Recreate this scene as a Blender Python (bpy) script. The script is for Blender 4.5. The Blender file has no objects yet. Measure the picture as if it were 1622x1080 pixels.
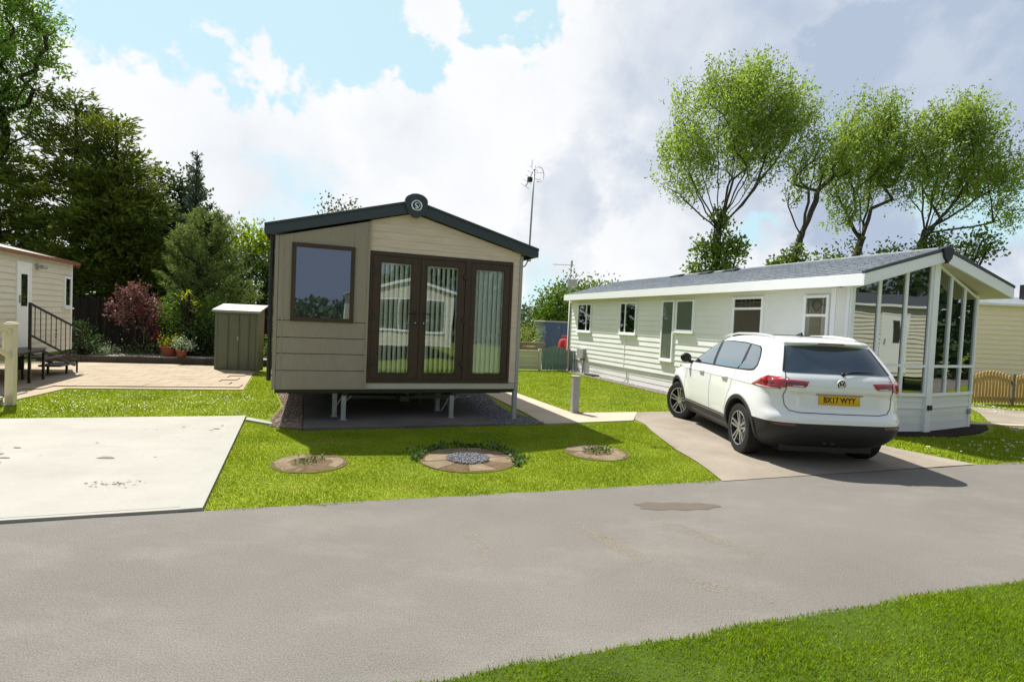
import bpy, bmesh, math, random
import numpy as np
from mathutils import Vector, Matrix
random.seed(7)
RNG = np.random.default_rng(11)
PI = math.pi
scene = bpy.context.scene
COL = scene.collection
R_ = math.radians

# ---------------------------------------------------------------- materials
MATS = {}
def lin(c):
    return tuple((x / 12.92 if x <= .04045 else ((x + .055) / 1.055) ** 2.4) for x in c)
def mat(name, col, rough=.6, var=.12, scale=2.0, fine=0.0, fscale=60, bump=0.0, bscale=60, bdist=.01,
        metal=0.0, spec=.5, coat=0.0, transl=0.0, rnd=0.0, col2=None, detail=6, stretch=None, dry=None, dscale=2.2, dlo=.56, dhi=.70, damt=.6):
    m = bpy.data.materials.new(name); m.use_nodes = True
    nt = m.node_tree; N = nt.nodes; L = nt.links
    b = N['Principled BSDF']; out = N['Material Output']
    tc = N.new('ShaderNodeTexCoord')
    src = tc.outputs['Object']
    if stretch:
        mp = N.new('ShaderNodeMapping'); mp.inputs['Scale'].default_value = stretch
        L.new(src, mp.inputs['Vector']); src = mp.outputs['Vector']
    n1 = N.new('ShaderNodeTexNoise'); n1.inputs['Scale'].default_value = scale; n1.inputs['Detail'].default_value = detail
    n1.inputs['Roughness'].default_value = .62
    L.new(src, n1.inputs['Vector'])
    r1 = N.new('ShaderNodeMapRange'); r1.inputs['From Min'].default_value = .3; r1.inputs['From Max'].default_value = .7
    L.new(n1.outputs['Fac'], r1.inputs['Value'])
    mx = N.new('ShaderNodeMix'); mx.data_type = 'RGBA'
    c = col
    if col2 is None:
        a_ = tuple(max(0, x * (1 - var)) for x in c); b_ = tuple(min(1, x * (1 + var)) for x in c)
    else:
        a_, b_ = c, col2
    mx.inputs['A'].default_value = (*a_, 1); mx.inputs['B'].default_value = (*b_, 1)
    L.new(r1.outputs['Result'], mx.inputs['Factor'])
    cur = mx.outputs['Result']
    if dry:
        n4 = N.new('ShaderNodeTexNoise'); n4.inputs['Scale'].default_value = dscale; n4.inputs['Detail'].default_value = 9; n4.inputs['Roughness'].default_value = .7
        mp4 = N.new('ShaderNodeMapping'); mp4.inputs['Location'].default_value = (3.3, 7.1, 0); mp4.inputs['Rotation'].default_value = (0, 0, .4); mp4.inputs['Scale'].default_value = (.6, 1.2, 1)
        L.new(src, mp4.inputs['Vector']); L.new(mp4.outputs['Vector'], n4.inputs['Vector'])
        r5 = N.new('ShaderNodeMapRange'); r5.inputs['From Min'].default_value = dlo; r5.inputs['From Max'].default_value = dhi; r5.inputs['To Max'].default_value = damt
        L.new(n4.outputs['Fac'], r5.inputs['Value'])
        m5 = N.new('ShaderNodeMix'); m5.data_type = 'RGBA'; L.new(r5.outputs['Result'], m5.inputs['Factor']); L.new(cur, m5.inputs['A']); m5.inputs['B'].default_value = (*dry, 1)
        cur = m5.outputs['Result']
    if fine > 0:
        n2 = N.new('ShaderNodeTexNoise'); n2.inputs['Scale'].default_value = fscale; n2.inputs['Detail'].default_value = 3
        L.new(src, n2.inputs['Vector'])
        r2 = N.new('ShaderNodeMapRange'); r2.inputs['From Min'].default_value = .3; r2.inputs['From Max'].default_value = .7
        r2.inputs['To Min'].default_value = 1 - fine; r2.inputs['To Max'].default_value = 1 + fine
        L.new(n2.outputs['Fac'], r2.inputs['Value'])
        hv = N.new('ShaderNodeHueSaturation'); L.new(cur, hv.inputs['Color']); L.new(r2.outputs['Result'], hv.inputs['Value'])
        cur = hv.outputs['Color']
    if rnd > 0:
        at = N.new('ShaderNodeAttribute'); at.attribute_name = 'leafvar'
        r3 = N.new('ShaderNodeMapRange'); r3.inputs['To Min'].default_value = 1 - rnd; r3.inputs['To Max'].default_value = 1 + rnd
        L.new(at.outputs['Fac'], r3.inputs['Value'])
        hv = N.new('ShaderNodeHueSaturation'); L.new(cur, hv.inputs['Color']); L.new(r3.outputs['Result'], hv.inputs['Value'])
        r4 = N.new('ShaderNodeMapRange'); r4.inputs['To Min'].default_value = .485; r4.inputs['To Max'].default_value = .515
        L.new(at.outputs['Fac'], r4.inputs['Value']); L.new(r4.outputs['Result'], hv.inputs['Hue'])
        cur = hv.outputs['Color']
    L.new(cur, b.inputs['Base Color'])
    b.inputs['Roughness'].default_value = rough; b.inputs['Metallic'].default_value = metal
    b.inputs['Specular IOR Level'].default_value = spec
    if coat: b.inputs['Coat Weight'].default_value = coat; b.inputs['Coat Roughness'].default_value = .03
    if bump > 0:
        nb = N.new('ShaderNodeTexNoise'); nb.inputs['Scale'].default_value = bscale; nb.inputs['Detail'].default_value = 4
        L.new(src, nb.inputs['Vector'])
        bp = N.new('ShaderNodeBump'); bp.inputs['Strength'].default_value = bump; bp.inputs['Distance'].default_value = bdist
        L.new(nb.outputs['Fac'], bp.inputs['Height']); L.new(bp.outputs['Normal'], b.inputs['Normal'])
    if transl > 0:
        tr = N.new('ShaderNodeBsdfTranslucent')
        hv = N.new('ShaderNodeHueSaturation'); hv.inputs['Saturation'].default_value = 1.1; hv.inputs['Value'].default_value = 1.25; hv.inputs['Hue'].default_value = .49
        L.new(cur, hv.inputs['Color']); L.new(hv.outputs['Color'], tr.inputs['Color'])
        ms = N.new('ShaderNodeMixShader'); ms.inputs['Fac'].default_value = transl
        L.new(b.outputs['BSDF'], ms.inputs[1]); L.new(tr.outputs['BSDF'], ms.inputs[2]); L.new(ms.outputs['Shader'], out.inputs['Surface'])
    MATS[name] = m
    return m

def glass(name, tint=(.015, .02, .022), refl=.16, clear=0.0, rcol=(.9, .95, 1)):
    """dark or partly see-through window glass: fresnel-weighted mirror over a dark (or transparent) base"""
    m = bpy.data.materials.new(name); m.use_nodes = True
    nt = m.node_tree; N = nt.nodes; L = nt.links; N.remove(N['Principled BSDF']); out = N['Material Output']
    fr = N.new('ShaderNodeFresnel'); fr.inputs['IOR'].default_value = 1.5
    ad = N.new('ShaderNodeMath'); ad.operation = 'ADD'; ad.use_clamp = True; ad.inputs[1].default_value = refl
    L.new(fr.outputs['Fac'], ad.inputs[0])
    g = N.new('ShaderNodeBsdfGlossy'); g.inputs['Roughness'].default_value = .015; g.inputs['Color'].default_value = (*rcol, 1)
    tc = N.new('ShaderNodeTexCoord'); nz = N.new('ShaderNodeTexNoise'); nz.inputs['Scale'].default_value = 1.3; nz.inputs['Detail'].default_value = 1
    L.new(tc.outputs['Object'], nz.inputs['Vector'])
    bp = N.new('ShaderNodeBump'); bp.inputs['Strength'].default_value = .06; bp.inputs['Distance'].default_value = .05
    L.new(nz.outputs['Fac'], bp.inputs['Height']); L.new(bp.outputs['Normal'], g.inputs['Normal'])
    if clear > 0:
        t = N.new('ShaderNodeBsdfTransparent'); t.inputs['Color'].default_value = (clear, clear * 1.02, clear, 1)
    else:
        t = N.new('ShaderNodeBsdfDiffuse'); t.inputs['Color'].default_value = (*tint, 1)
    ms = N.new('ShaderNodeMixShader')
    L.new(ad.outputs[0], ms.inputs['Fac']); L.new(t.outputs['BSDF'], ms.inputs[1]); L.new(g.outputs['BSDF'], ms.inputs[2])
    L.new(ms.outputs['Shader'], out.inputs['Surface'])
    MATS[name] = m
    return m

# ---------------------------------------------------------------- mesh builder
class MB:
    def __init__(self, xf=None):
        self.v = []; self.f = []; self.mi = []; self.xf = xf; self.m = 0
    def add(self, vs, fs):
        o = len(self.v)
        if self.xf: vs = [self.xf(p) for p in vs]
        self.v += [tuple(p) for p in vs]
        for f in fs: self.f.append([o + i for i in f]); self.mi.append(self.m)
        return self
    def box(self, x0, x1, y0, y1, z0, z1):
        vs = [(x, y, z) for z in (z0, z1) for y in (y0, y1) for x in (x0, x1)]
        return self.add(vs, [(0, 2, 3, 1), (4, 5, 7, 6), (0, 1, 5, 4), (2, 6, 7, 3), (0, 4, 6, 2), (1, 3, 7, 5)])
    def quad(self, a, b, c, d): return self.add([a, b, c, d], [(0, 1, 2, 3)])
    def poly(self, pts): return self.add(pts, [tuple(range(len(pts)))])
    def prism(self, pts, d):
        """polygon pts (3d) extruded by vector d"""
        n = len(pts); q = [(p[0] + d[0], p[1] + d[1], p[2] + d[2]) for p in pts]
        fs = [tuple(range(n))[::-1], tuple(range(n, 2 * n))] + [(i, (i + 1) % n, n + (i + 1) % n, n + i) for i in range(n)]
        return self.add(list(pts) + q, fs)
    def bar(self, a, b, w, h=None, up=(0, 0, 1)):
        h = h or w; a = Vector(a); b = Vector(b); d = (b - a).normalized(); u = Vector(up)
        if abs(d.dot(u)) > .95: u = Vector((0, 1, 0))
        s = d.cross(u).normalized() * (w / 2); t = s.cross(d).normalized() * (h / 2)
        return self.add([a - s - t, a + s - t, a + s + t, a - s + t, b - s - t, b + s - t, b + s + t, b - s + t],
                        [(0, 1, 2, 3), (7, 6, 5, 4), (0, 4, 5, 1), (1, 5, 6, 2), (2, 6, 7, 3), (3, 7, 4, 0)])
    def tube(self, pts, r, n=8, cap=True):
        pts = [Vector(p) for p in pts]; rs = r if isinstance(r, (list, tuple)) else [r] * len(pts)
        vs = []; prev = None
        for i, p in enumerate(pts):
            d = (pts[min(i + 1, len(pts) - 1)] - pts[max(i - 1, 0)])
            if d.length < 1e-9: d = Vector((0, 0, 1))
            d.normalize()
            if prev is None:
                u = Vector((1, 0, 0)) if abs(d.x) < .9 else Vector((0, 1, 0))
            else: u = prev
            s = (u - d * u.dot(d)).normalized(); prev = s; t = d.cross(s)
            for k in range(n):
                a = 2 * PI * k / n; vs.append(p + (s * math.cos(a) + t * math.sin(a)) * rs[i])
        fs = [(i * n + k, i * n + (k + 1) % n, (i + 1) * n + (k + 1) % n, (i + 1) * n + k) for i in range(len(pts) - 1) for k in range(n)]
        if cap: fs += [tuple(range(n))[::-1], tuple(range((len(pts) - 1) * n, len(pts) * n))]
        return self.add(vs, fs)
    def lathe(self, prof, c=(0, 0, 0), axis='z', n=24):
        vs = []; 
        for (r, h) in prof:
            for k in range(n):
                a = 2 * PI * k / n; x, y = r * math.cos(a), r * math.sin(a)
                p = (x, y, h) if axis == 'z' else ((h, x, y) if axis == 'x' else (x, h, y))
                vs.append((c[0] + p[0], c[1] + p[1], c[2] + p[2]))
        fs = [(i * n + k, i * n + (k + 1) % n, (i + 1) * n + (k + 1) % n, (i + 1) * n + k) for i in range(len(prof) - 1) for k in range(n)]
        return self.add(vs, fs)
    def build(self, name, mats, parent=None, smooth=False, bevel=0.0, loc=None, angle=None, seg=2):
        me = bpy.data.meshes.new(name)
        vs = self.v
        if loc is not None: vs = [(p[0] - loc[0], p[1] - loc[1], p[2] - loc[2]) for p in vs]
        me.from_pydata(vs, [], self.f); 
        if not isinstance(mats, (list, tuple)): mats = [mats]
        for m in mats: me.materials.append(MATS[m] if isinstance(m, str) else m)
        if len(mats) > 1: me.polygons.foreach_set('material_index', self.mi)
        me.validate()
        bm = bmesh.new(); bm.from_mesh(me); bmesh.ops.recalc_face_normals(bm, faces=bm.faces); bm.to_mesh(me); bm.free()
        if smooth:
            me.polygons.foreach_set('use_smooth', [True] * len(me.polygons))
            if angle: me.set_sharp_from_angle(angle=R_(angle))
        o = bpy.data.objects.new(name, me); COL.objects.link(o)
        if loc is not None and parent is None: o.location = loc
        if parent is not None: o.parent = parent
        if bevel:
            b = o.modifiers.new('edge', 'BEVEL'); b.width = bevel; b.segments = seg; b.limit_method = 'ANGLE'; b.angle_limit = R_(40)
        return o

def tag(o, label=None, cat=None, group=None, kind=None):
    if label: o['label'] = label
    if cat: o['category'] = cat
    if group: o['group'] = group
    if kind: o['kind'] = kind
    return o
def thing(name, loc, rz, label, cat, group=None):
    o = bpy.data.objects.new(name, None); COL.objects.link(o); o.location = loc; o.rotation_euler = (0, 0, rz)
    o.empty_display_size = .2
    return tag(o, label, cat, group)
def copy_tree(o, parent=None):
    c = o.copy(); COL.objects.link(c)
    if parent is not None: c.parent = parent; c.matrix_parent_inverse = o.matrix_parent_inverse.copy()
    for ch in [x for x in scene.objects if x.parent == o]: copy_tree(ch, c)
    return c

def clip(poly, z, keep_above):
    """clip 2d polygon [(u,z)] by z plane"""
    out = []; n = len(poly)
    for i in range(n):
        a, b = poly[i], poly[(i + 1) % n]
        ia = (a[1] >= z) == keep_above or a[1] == z; ib = (b[1] >= z) == keep_above or b[1] == z
        if ia: out.append(a)
        if ia != ib:
            t = (z - a[1]) / (b[1] - a[1]); out.append((a[0] + t * (b[0] - a[0]), z))
    return out
def frame(O, e, n):
    """wall frame: (u, d, z) -> O + e*u + n*d + z up"""
    O = Vector(O); e = Vector(e).normalized(); n = Vector(n).normalized()
    return lambda p: O + e * p[0] + n * p[1] + Vector((0, 0, p[2]))
def siding(mb, polys, pitch, z0=0.0, d=.012, z1=4.0):
    """lapped boards on wall polygons [(u,z)...] (convex), in a frame mb"""
    k = 0; z = z0
    while z < z1:
        for P in polys:
            q = clip(clip(P, z, True), z + pitch, False) if P else []
            if len(q) >= 3:
                q2 = [q[0]]
                for a in q[1:]:
                    if abs(a[0] - q2[-1][0]) + abs(a[1] - q2[-1][1]) > 1e-5: q2.append(a)
                if len(q2) < 3: continue
                mb.poly([(a[0], d * (z + pitch - a[1]) / pitch * .9 + .001, a[1]) for a in q2])
                us = [a[0] for a in q2 if abs(a[1] - z) < 1e-5]
                if len(us) >= 2:
                    mb.quad((min(us), .001, z), (max(us), .001, z), (max(us), d * .9 + .001, z), (min(us), d * .9 + .001, z))
        z += pitch
def rect(u0, u1, z0, z1): return [(u0, z0), (u1, z0), (u1, z1), (u0, z1)]

def window(F, u0, u1, z0, z1, parent, fm, gm, fw=.055, d=.03, vsplit=None, hsplit=None, sill=True, curtain=None, leaded=False, label=None, base=0.0):
    """framed window proud of the wall: window > pane (+ sill, glazing bar)"""
    m = MB(F)
    m.box(u0, u1, -.01, d, z0, z0 + fw); m.box(u0, u1, -.01, d, z1 - fw, z1)
    m.box(u0, u0 + fw, -.01, d, z0 + fw, z1 - fw); m.box(u1 - fw, u1, -.01, d, z0 + fw, z1 - fw)
    if vsplit: 
        for vs in (vsplit if isinstance(vsplit, (list, tuple)) else [vsplit]): m.box(vs - fw * .45, vs + fw * .45, -.01, d - .002, z0 + fw, z1 - fw)
    if hsplit: m.box(u0 + fw, u1 - fw, -.01, d - .003, hsplit - fw * .45, hsplit + fw * .45)
    w = m.build('window', fm, parent, bevel=.005)
    if label: w['label'] = label
    if gm == 'glass_house' and d > .025:
        k = MB(F); k.box(u0 + fw * .8, u1 - fw * .8, -.004, base + .003, z0 + fw * .8, z1 - fw * .8); k.build('shade_backing', 'interior_shade', w)  # near-black plate on the wall paints in the unlit room
        W_ = u1 - u0 - 2 * fw
        for (a, sg, fr) in ((u0 + fw * .9, 1, random.uniform(.16, .30)), (u1 - fw * .9, -1, random.uniform(.12, .22))):
            n = 7; c = MB(F)
            for i in range(n):
                ua, ub = a + sg * W_ * fr * i / n, a + sg * W_ * fr * (i + 1) / n; da, db = (base + .005, base + .011) if i % 2 else (base + .011, base + .005)
                c.quad((ua, da, z0 + fw), (ub, db, z0 + fw), (ub, db, z1 - fw), (ua, da, z1 - fw))
            c.build('curtain', 'blind', w)
        p = MB(F); p.box(u0 + fw * .7, u1 - fw * .7, base + .013, base + .018, z0 + fw * .7, z1 - fw * .7); p.build('pane', 'glass_room', w)
    else:
        p = MB(F); p.box(u0 + fw * .7, u1 - fw * .7, .002, d - .014, z0 + fw * .7, z1 - fw * .7); p.build('pane', gm, w)
    if sill:
        s = MB(F); s.box(u0 - .03, u1 + .03, -.005, d + .035, z0 - .035, z0 - .002); s.build('sill', fm, w, bevel=.004)
    if leaded and hsplit:
        b = MB(F)
        uc = (u0 + u1) / 2; zc = (hsplit + z1) / 2; dd = d - .008
        for uu in (uc - .17, uc + .17): b.box(uu - .006, uu + .006, d - .014, dd, hsplit + fw * .4, z1 - fw)
        b.box(u0 + fw, u1 - fw, d - .014, dd - .001, zc - .005, zc + .005)
        for sgn in (-1, 1):
            b.bar((uc - .1, dd - .001, zc), (uc, dd - .001, zc + sgn * .12), .012); b.bar((uc + .1, dd - .001, zc), (uc, dd - .001, zc + sgn * .12), .012)
        b.build('leading', 'lead', w)
    return w
# ---------------------------------------------------------------- material library
mat('turf', (.05, .08, .012), .9, scale=3, var=.3, spec=.1)
mat('blade_verge', (.135, .24, .010), .7, scale=1.6, dry=(.33, .32, .07), dscale=2.8, damt=.55, col2=(.25, .355, .025), transl=.35, rnd=.4, spec=.12, detail=8)
mat('lawn', (.13, .18, .012), .9, scale=.55, col2=(.20, .25, .02), fine=.18, fscale=14, bump=.5, bscale=90, bdist=.02, spec=.15, detail=9)
mat('blade', (.155, .24, .010), .7, scale=1.1, dry=(.37, .31, .10), dscale=1.7, damt=.75, col2=(.30, .37, .030), transl=.33, rnd=.3, spec=.12, detail=8)
mat('asphalt', (.138, .129, .115), .9, scale=.45, dry=(.226, .211, .187), dscale=1.2, dlo=.5, dhi=.72, damt=.55, col2=(.177, .166, .150), fine=.34, fscale=120, bump=.5, bscale=200, bdist=.008, spec=.25, detail=10)
mat('wet_asphalt', (.105, .085, .066), .75, var=.08, scale=6, fine=.1, fscale=220, spec=.35, bump=.3, bscale=260, bdist=.004)
mat('track_dust', (.25, .218, .168), .95, var=.08, scale=10, fine=.15, fscale=150, spec=.1)
mat('slab', (.30, .29, .258), .85, scale=.8, dry=(.235, .228, .20), dscale=1.3, dlo=.5, dhi=.75, damt=.45, col2=(.365, .355, .318), fine=.05, fscale=90, bump=.12, bscale=120, bdist=.004, spec=.3, detail=9)
mat('slab_edge', (.325, .322, .285), .85, var=.04, scale=3, fine=.03, fscale=80, spec=.25)
mat('stain', (.16, .155, .145), .9, var=.2, scale=14)
mat('concrete', (.19, .162, .125), .9, scale=.9, col2=(.30, .265, .215), fine=.13, fscale=110, bump=.3, bscale=130, bdist=.005, spec=.25, detail=10)
mat('mud', (.12, .085, .05), .95, var=.3, scale=5, fine=.25, fscale=60, spec=.1)
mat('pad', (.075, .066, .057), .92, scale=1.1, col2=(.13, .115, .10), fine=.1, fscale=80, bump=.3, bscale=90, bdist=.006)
mat('path', (.39, .325, .245), .9, scale=1.2, col2=(.46, .39, .31), fine=.08, fscale=90, spec=.25, detail=8)
mat('stone_slab', (.15, .115, .07), .9, scale=5, col2=(.235, .185, .12), fine=.12, fscale=60, spec=.2, bump=.3, bscale=70)
mat('stone_dark', (.135, .10, .065), .9, scale=5, col2=(.22, .17, .11), fine=.12, fscale=60, spec=.2)
mat('soil', (.030, .021, .015), .95, var=.35, scale=6, fine=.3, fscale=60, bump=.8, bscale=30, bdist=.03, spec=.1)
mat('gravel_grey', (.15, .155, .175), .85, var=.2, scale=20, rnd=.45)
mat('gravel_brown', (.30, .215, .15), .9, var=.2, scale=20, rnd=.4)
mat('gravel_white', (.46, .43, .39), .9, var=.15, scale=20, rnd=.3)
mat('gravel_bed', (.15, .13, .115), .95, var=.25, scale=30, bump=.8, bscale=60, bdist=.02)
mat('brown_panel', (.305, .258, .198), .55, var=.05, scale=1.5, fine=.05, fscale=22, stretch=(1, 1, .25), spec=.35, bump=.06, bscale=80, bdist=.003)
mat('beige_clad', (.60, .48, .37), .55, scale=2.5, col2=(.72, .59, .47), fine=.04, fscale=50, spec=.35, stretch=(1, 1, 9), bump=.1, bscale=18, bdist=.003)
mat('beige_trim', (.47, .44, .36), .45, var=.03, scale=2, spec=.4)
mat('upvc_brown', (.052, .031, .019), .5, var=.12, scale=4, fine=.12, fscale=30, spec=.35, stretch=(1, 1, .3))
mat('slate_trim', (.030, .043, .050), .38, var=.08, scale=2, spec=.5, fine=.03, fscale=40)
mat('roof_dark', (.06, .068, .078), .6, var=.15, scale=3)
mat('black_plastic', (.012, .012, .013), .42, var=.1, scale=5, spec=.4)
mat('trim_plastic', (.022, .022, .024), .55, var=.08, scale=8, spec=.4, bump=.1, bscale=300, bdist=.001)
mat('black_metal', (.012, .012, .012), .4, var=.1, spec=.5)
mat('galv', (.34, .36, .36), .5, var=.1, scale=9, metal=.65, fine=.08, fscale=60)
mat('grey_post', (.34, .335, .31), .6, var=.06, scale=4, fine=.03, fscale=50)
mat('chrome', (.75, .76, .78), .12, var=.02, metal=1)
mat('blind', (.92, .92, .87), .7, var=.05, scale=5, spec=.2)
mat('blind_white', (.87, .89, .92), .7, var=.04, scale=5, spec=.2)
mat('interior_shade', (.022, .024, .022), .9, var=.3, scale=2)  # shade of unlit rooms put into the colour
mat('white_clad', (.74, .755, .745), .5, scale=1.3, col2=(.80, .815, .81), fine=.025, fscale=40, spec=.35, bump=.08, bscale=50, bdist=.002, detail=8)
mat('white_trim', (.84, .865, .88), .4, var=.02, scale=2, fine=.015, fscale=30)
mat('white_skirt', (.73, .735, .72), .5, scale=1.6, col2=(.79, .795, .785), fine=.02, fscale=40)
mat('soffit', (.60, .56, .44), .6, var=.03)
mat('tile', (.15, .174, .20), .6, scale=7, col2=(.25, .28, .315), fine=.14, fscale=70, bump=.3, bscale=90, bdist=.003, spec=.35)
mat('lead', (.12, .12, .12), .5, metal=.4)
mat('cream_clad', (.66, .635, .54), .5, var=.03, scale=1.5, spec=.35, fine=.02, fscale=30)
mat('tan_clad', (.88, .76, .58), .5, var=.03, scale=1.5, spec=.35)
mat('gutter_brown', (.22, .085, .045), .5, var=.1, scale=3)
mat('fence_wood', (.36, .225, .085), .75, scale=6, col2=(.48, .32, .135), fine=.1, fscale=50, stretch=(3, 3, .5), spec=.2)
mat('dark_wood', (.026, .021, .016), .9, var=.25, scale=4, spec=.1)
mat('old_wood', (.20, .155, .115), .85, var=.2, scale=4, spec=.2, stretch=(.4, 3, 3))
mat('retaining', (.06, .047, .036), .9, var=.25, scale=3, fine=.15, fscale=40, stretch=(.5, 3, 3))
mat('shed_paint', (.115, .128, .078), .6, scale=2.5, col2=(.145, .158, .10), fine=.06, fscale=40, stretch=(1, 1, .3), spec=.35)
mat('shed_roof', (.30, .31, .24), .55, var=.06, scale=4, fine=.06, fscale=50)
mat('deck_cream', (.62, .57, .43), .5, var=.03)
mat('gate_green', (.12, .19, .165), .65, scale=3, col2=(.155, .235, .205), stretch=(3, 3, .4), spec=.3)
mat('fence_cream', (.52, .50, .36), .6, var=.06, scale=3)
mat('blue_paint', (.035, .065, .15), .55, var=.12, scale=2, fine=.05, fscale=20)
mat('red_plastic', (.42, .02, .02), .4, var=.08)
mat('terracotta', (.26, .075, .04), .8, var=.12, scale=6)
mat('paver', (.29, .235, .165), .85, scale=1.1, col2=(.37, .31, .225), fine=.10, fscale=60, spec=.25, detail=9)
mat('paver_grey', (.26, .24, .22), .85, scale=1.1, col2=(.33, .30, .27), fine=.10, fscale=60, spec=.25)
mat('bark', (.075, .058, .042), .9, scale=6, col2=(.13, .105, .08), bump=.6, bscale=25, bdist=.03, spec=.1, stretch=(1, 1, .3))
mat('bark_dark', (.035, .028, .021), .9, var=.3, scale=6, spec=.1)
mat('leaf_poplar', (.225, .315, .06), .5, var=.2, scale=.7, transl=.5, rnd=.38, spec=.25)
mat('leaf_ash', (.125, .22, .04), .5, var=.22, scale=.9, transl=.45, rnd=.4, spec=.3)
mat('leaf_ivy', (.15, .23, .04), .5, var=.2, scale=1.5, transl=.3, rnd=.4, spec=.3)
mat('needle_cypress', (.075, .11, .03), .6, scale=.8, col2=(.18, .22, .035), transl=.34, rnd=.4, spec=.2)
mat('needle_spruce', (.06, .10, .06), .65, var=.2, scale=1, transl=.18, rnd=.35, spec=.2)
mat('needle_pine', (.10, .15, .035), .6, scale=1.2, col2=(.165, .225, .06), transl=.38, rnd=.35, spec=.2)
mat('leaf_dark', (.045, .08, .02), .6, var=.3, scale=1.2, transl=.25, rnd=.4, spec=.25)
mat('leaf_lime', (.20, .28, .022), .5, var=.2, scale=1.2, transl=.4, rnd=.35, spec=.25)
mat('leaf_bush', (.10, .17, .025), .5, var=.2, scale=1.2, transl=.35, rnd=.4, spec=.25)
mat('leaf_acer', (.10, .042, .040), .55, scale=2.5, col2=(.23, .12, .09), transl=.3, rnd=.45, spec=.3)
mat('flower_red', (.50, .03, .04), .6, var=.1, transl=.2, rnd=.2)
mat('leaf_yellow', (.36, .40, .025), .55, var=.15, scale=4, transl=.35, rnd=.3)
mat('leaf_pale', (.26, .33, .20), .6, var=.2, scale=4, transl=.3, rnd=.3)
mat('weed', (.065, .12, .020), .6, var=.2, scale=5, transl=.3, rnd=.35)
mat('leaf_field', (.20, .25, .05), .6, var=.2, scale=1.5, transl=.3, rnd=.3)
mat('petal_white', (.75, .75, .70), .6, var=.03, rnd=.1)
mat('petal_yellow', (.70, .47, .01), .6, var=.05)
mat('paper', (.8, .8, .8), .7, var=.02)
mat('car_paint', (.77, .79, .80), .32, var=.008, scale=1, spec=.5, coat=1.0)
mat('tyre', (.014, .014, .014), .8, var=.2, scale=20, spec=.3)
mat('alloy', (.50, .51, .52), .3, var=.05, metal=.85)
mat('alloy_dark', (.02, .02, .021), .35, var=.1, spec=.5)
mat('lamp_red', (.34, .008, .012), .12, var=.25, scale=9, spec=.6, coat=1)
mat('lamp_dark', (.10, .006, .008), .12, var=.2, scale=12, spec=.6, coat=1)
mat('lamp_clear', (.55, .50, .50), .1, var=.05, spec=.7, coat=1)
mat('plate_yellow', (.72, .42, .005), .4, var=.03)
mat('plate_black', (.008, .008, .008), .5, var=.02)
mat('gap', (.03, .03, .03), .8, var=.02)
glass('glass_dark', (.012, .015, .017), .12)
glass('glass_house', (.018, .022, .020), .17)
glass('glass_lodge', (.014, .018, .016), .21, rcol=(.93, .97, .95))
glass('glass_room', refl=.12, clear=.85)
glass('glass_clear', refl=.05, clear=.97)
glass('glass_window', (.03, .034, .042), .20, rcol=(.75, .8, .9))
glass('glass_car', (.014, .022, .028), .34, rcol=(.85, .96, 1))
glass('glass_car_rear', (.012, .02, .028), .10, rcol=(.8, .92, 1))
glass('frosted', (.13, .155, .13), .05)

# ---------------------------------------------------------------- camera
cd = bpy.data.cameras.new('camera'); cam = bpy.data.objects.new('camera', cd); COL.objects.link(cam); scene.camera = cam
cd.sensor_width = 36; cd.lens = 860.6 / 1622 * 36; cd.clip_end = 5000; cd.clip_start = .05
pitch, roll, H = -.03495, .04455, 1.6815
Fv = Vector((0, math.cos(pitch), math.sin(pitch))); Uv = Vector((0, -math.sin(pitch), math.cos(pitch))); Rv = Vector((1, 0, 0))
R2 = Rv * math.cos(roll) + Uv * math.sin(roll); U2 = -Rv * math.sin(roll) + Uv * math.cos(roll)
M = Matrix((R2, U2, -Fv)).transposed().to_4x4(); M.translation = (0, 0, H); cam.matrix_world = M

# ---------------------------------------------------------------- sun and sky
sunv = Vector((-.45, .50, 1.0)).normalized()
el = math.asin(sunv.z); az = math.atan2(sunv.x, sunv.y)
sd = bpy.data.lights.new('sun', 'SUN'); sd.energy = 5.0; sd.angle = R_(.55); sd.color = (1, .955, .88)
so = bpy.data.objects.new('sun', sd); COL.objects.link(so); so.rotation_euler = (-sunv).to_track_quat('-Z', 'Y').to_euler(); so.location = (0, 0, 30)
w = bpy.data.worlds.new('World'); scene.world = w; w.use_nodes = True
nt = w.node_tree; N = nt.nodes; L = nt.links; N.clear()
out = N.new('ShaderNodeOutputWorld'); bg = N.new('ShaderNodeBackground'); bg.inputs['Strength'].default_value = .1
L.new(bg.outputs[0], out.inputs[0])
sky = N.new('ShaderNodeTexSky'); sky.sky_type = 'NISHITA'; sky.sun_disc = False; sky.sun_elevation = el; sky.sun_rotation = az
sky.air_density = 1.0; sky.dust_density = .6; sky.ozone_density = 1.5
def nd(t, **k):
    n = N.new(t)
    for a, b in k.items(): setattr(n, a, b)
    return n
def math_(op, a, b=None, clamp=False):
    n = nd('ShaderNodeMath', operation=op, use_clamp=clamp)
    for i, x in enumerate((a, b)):
        if x is None: continue
        if isinstance(x, (int, float)): n.inputs[i].default_value = x
        else: L.new(x, n.inputs[i])
    return n.outputs[0]
tc = nd('ShaderNodeTexCoord'); D = tc.outputs['Generated']
sep = nd('ShaderNodeSeparateXYZ'); L.new(D, sep.inputs[0])
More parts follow.
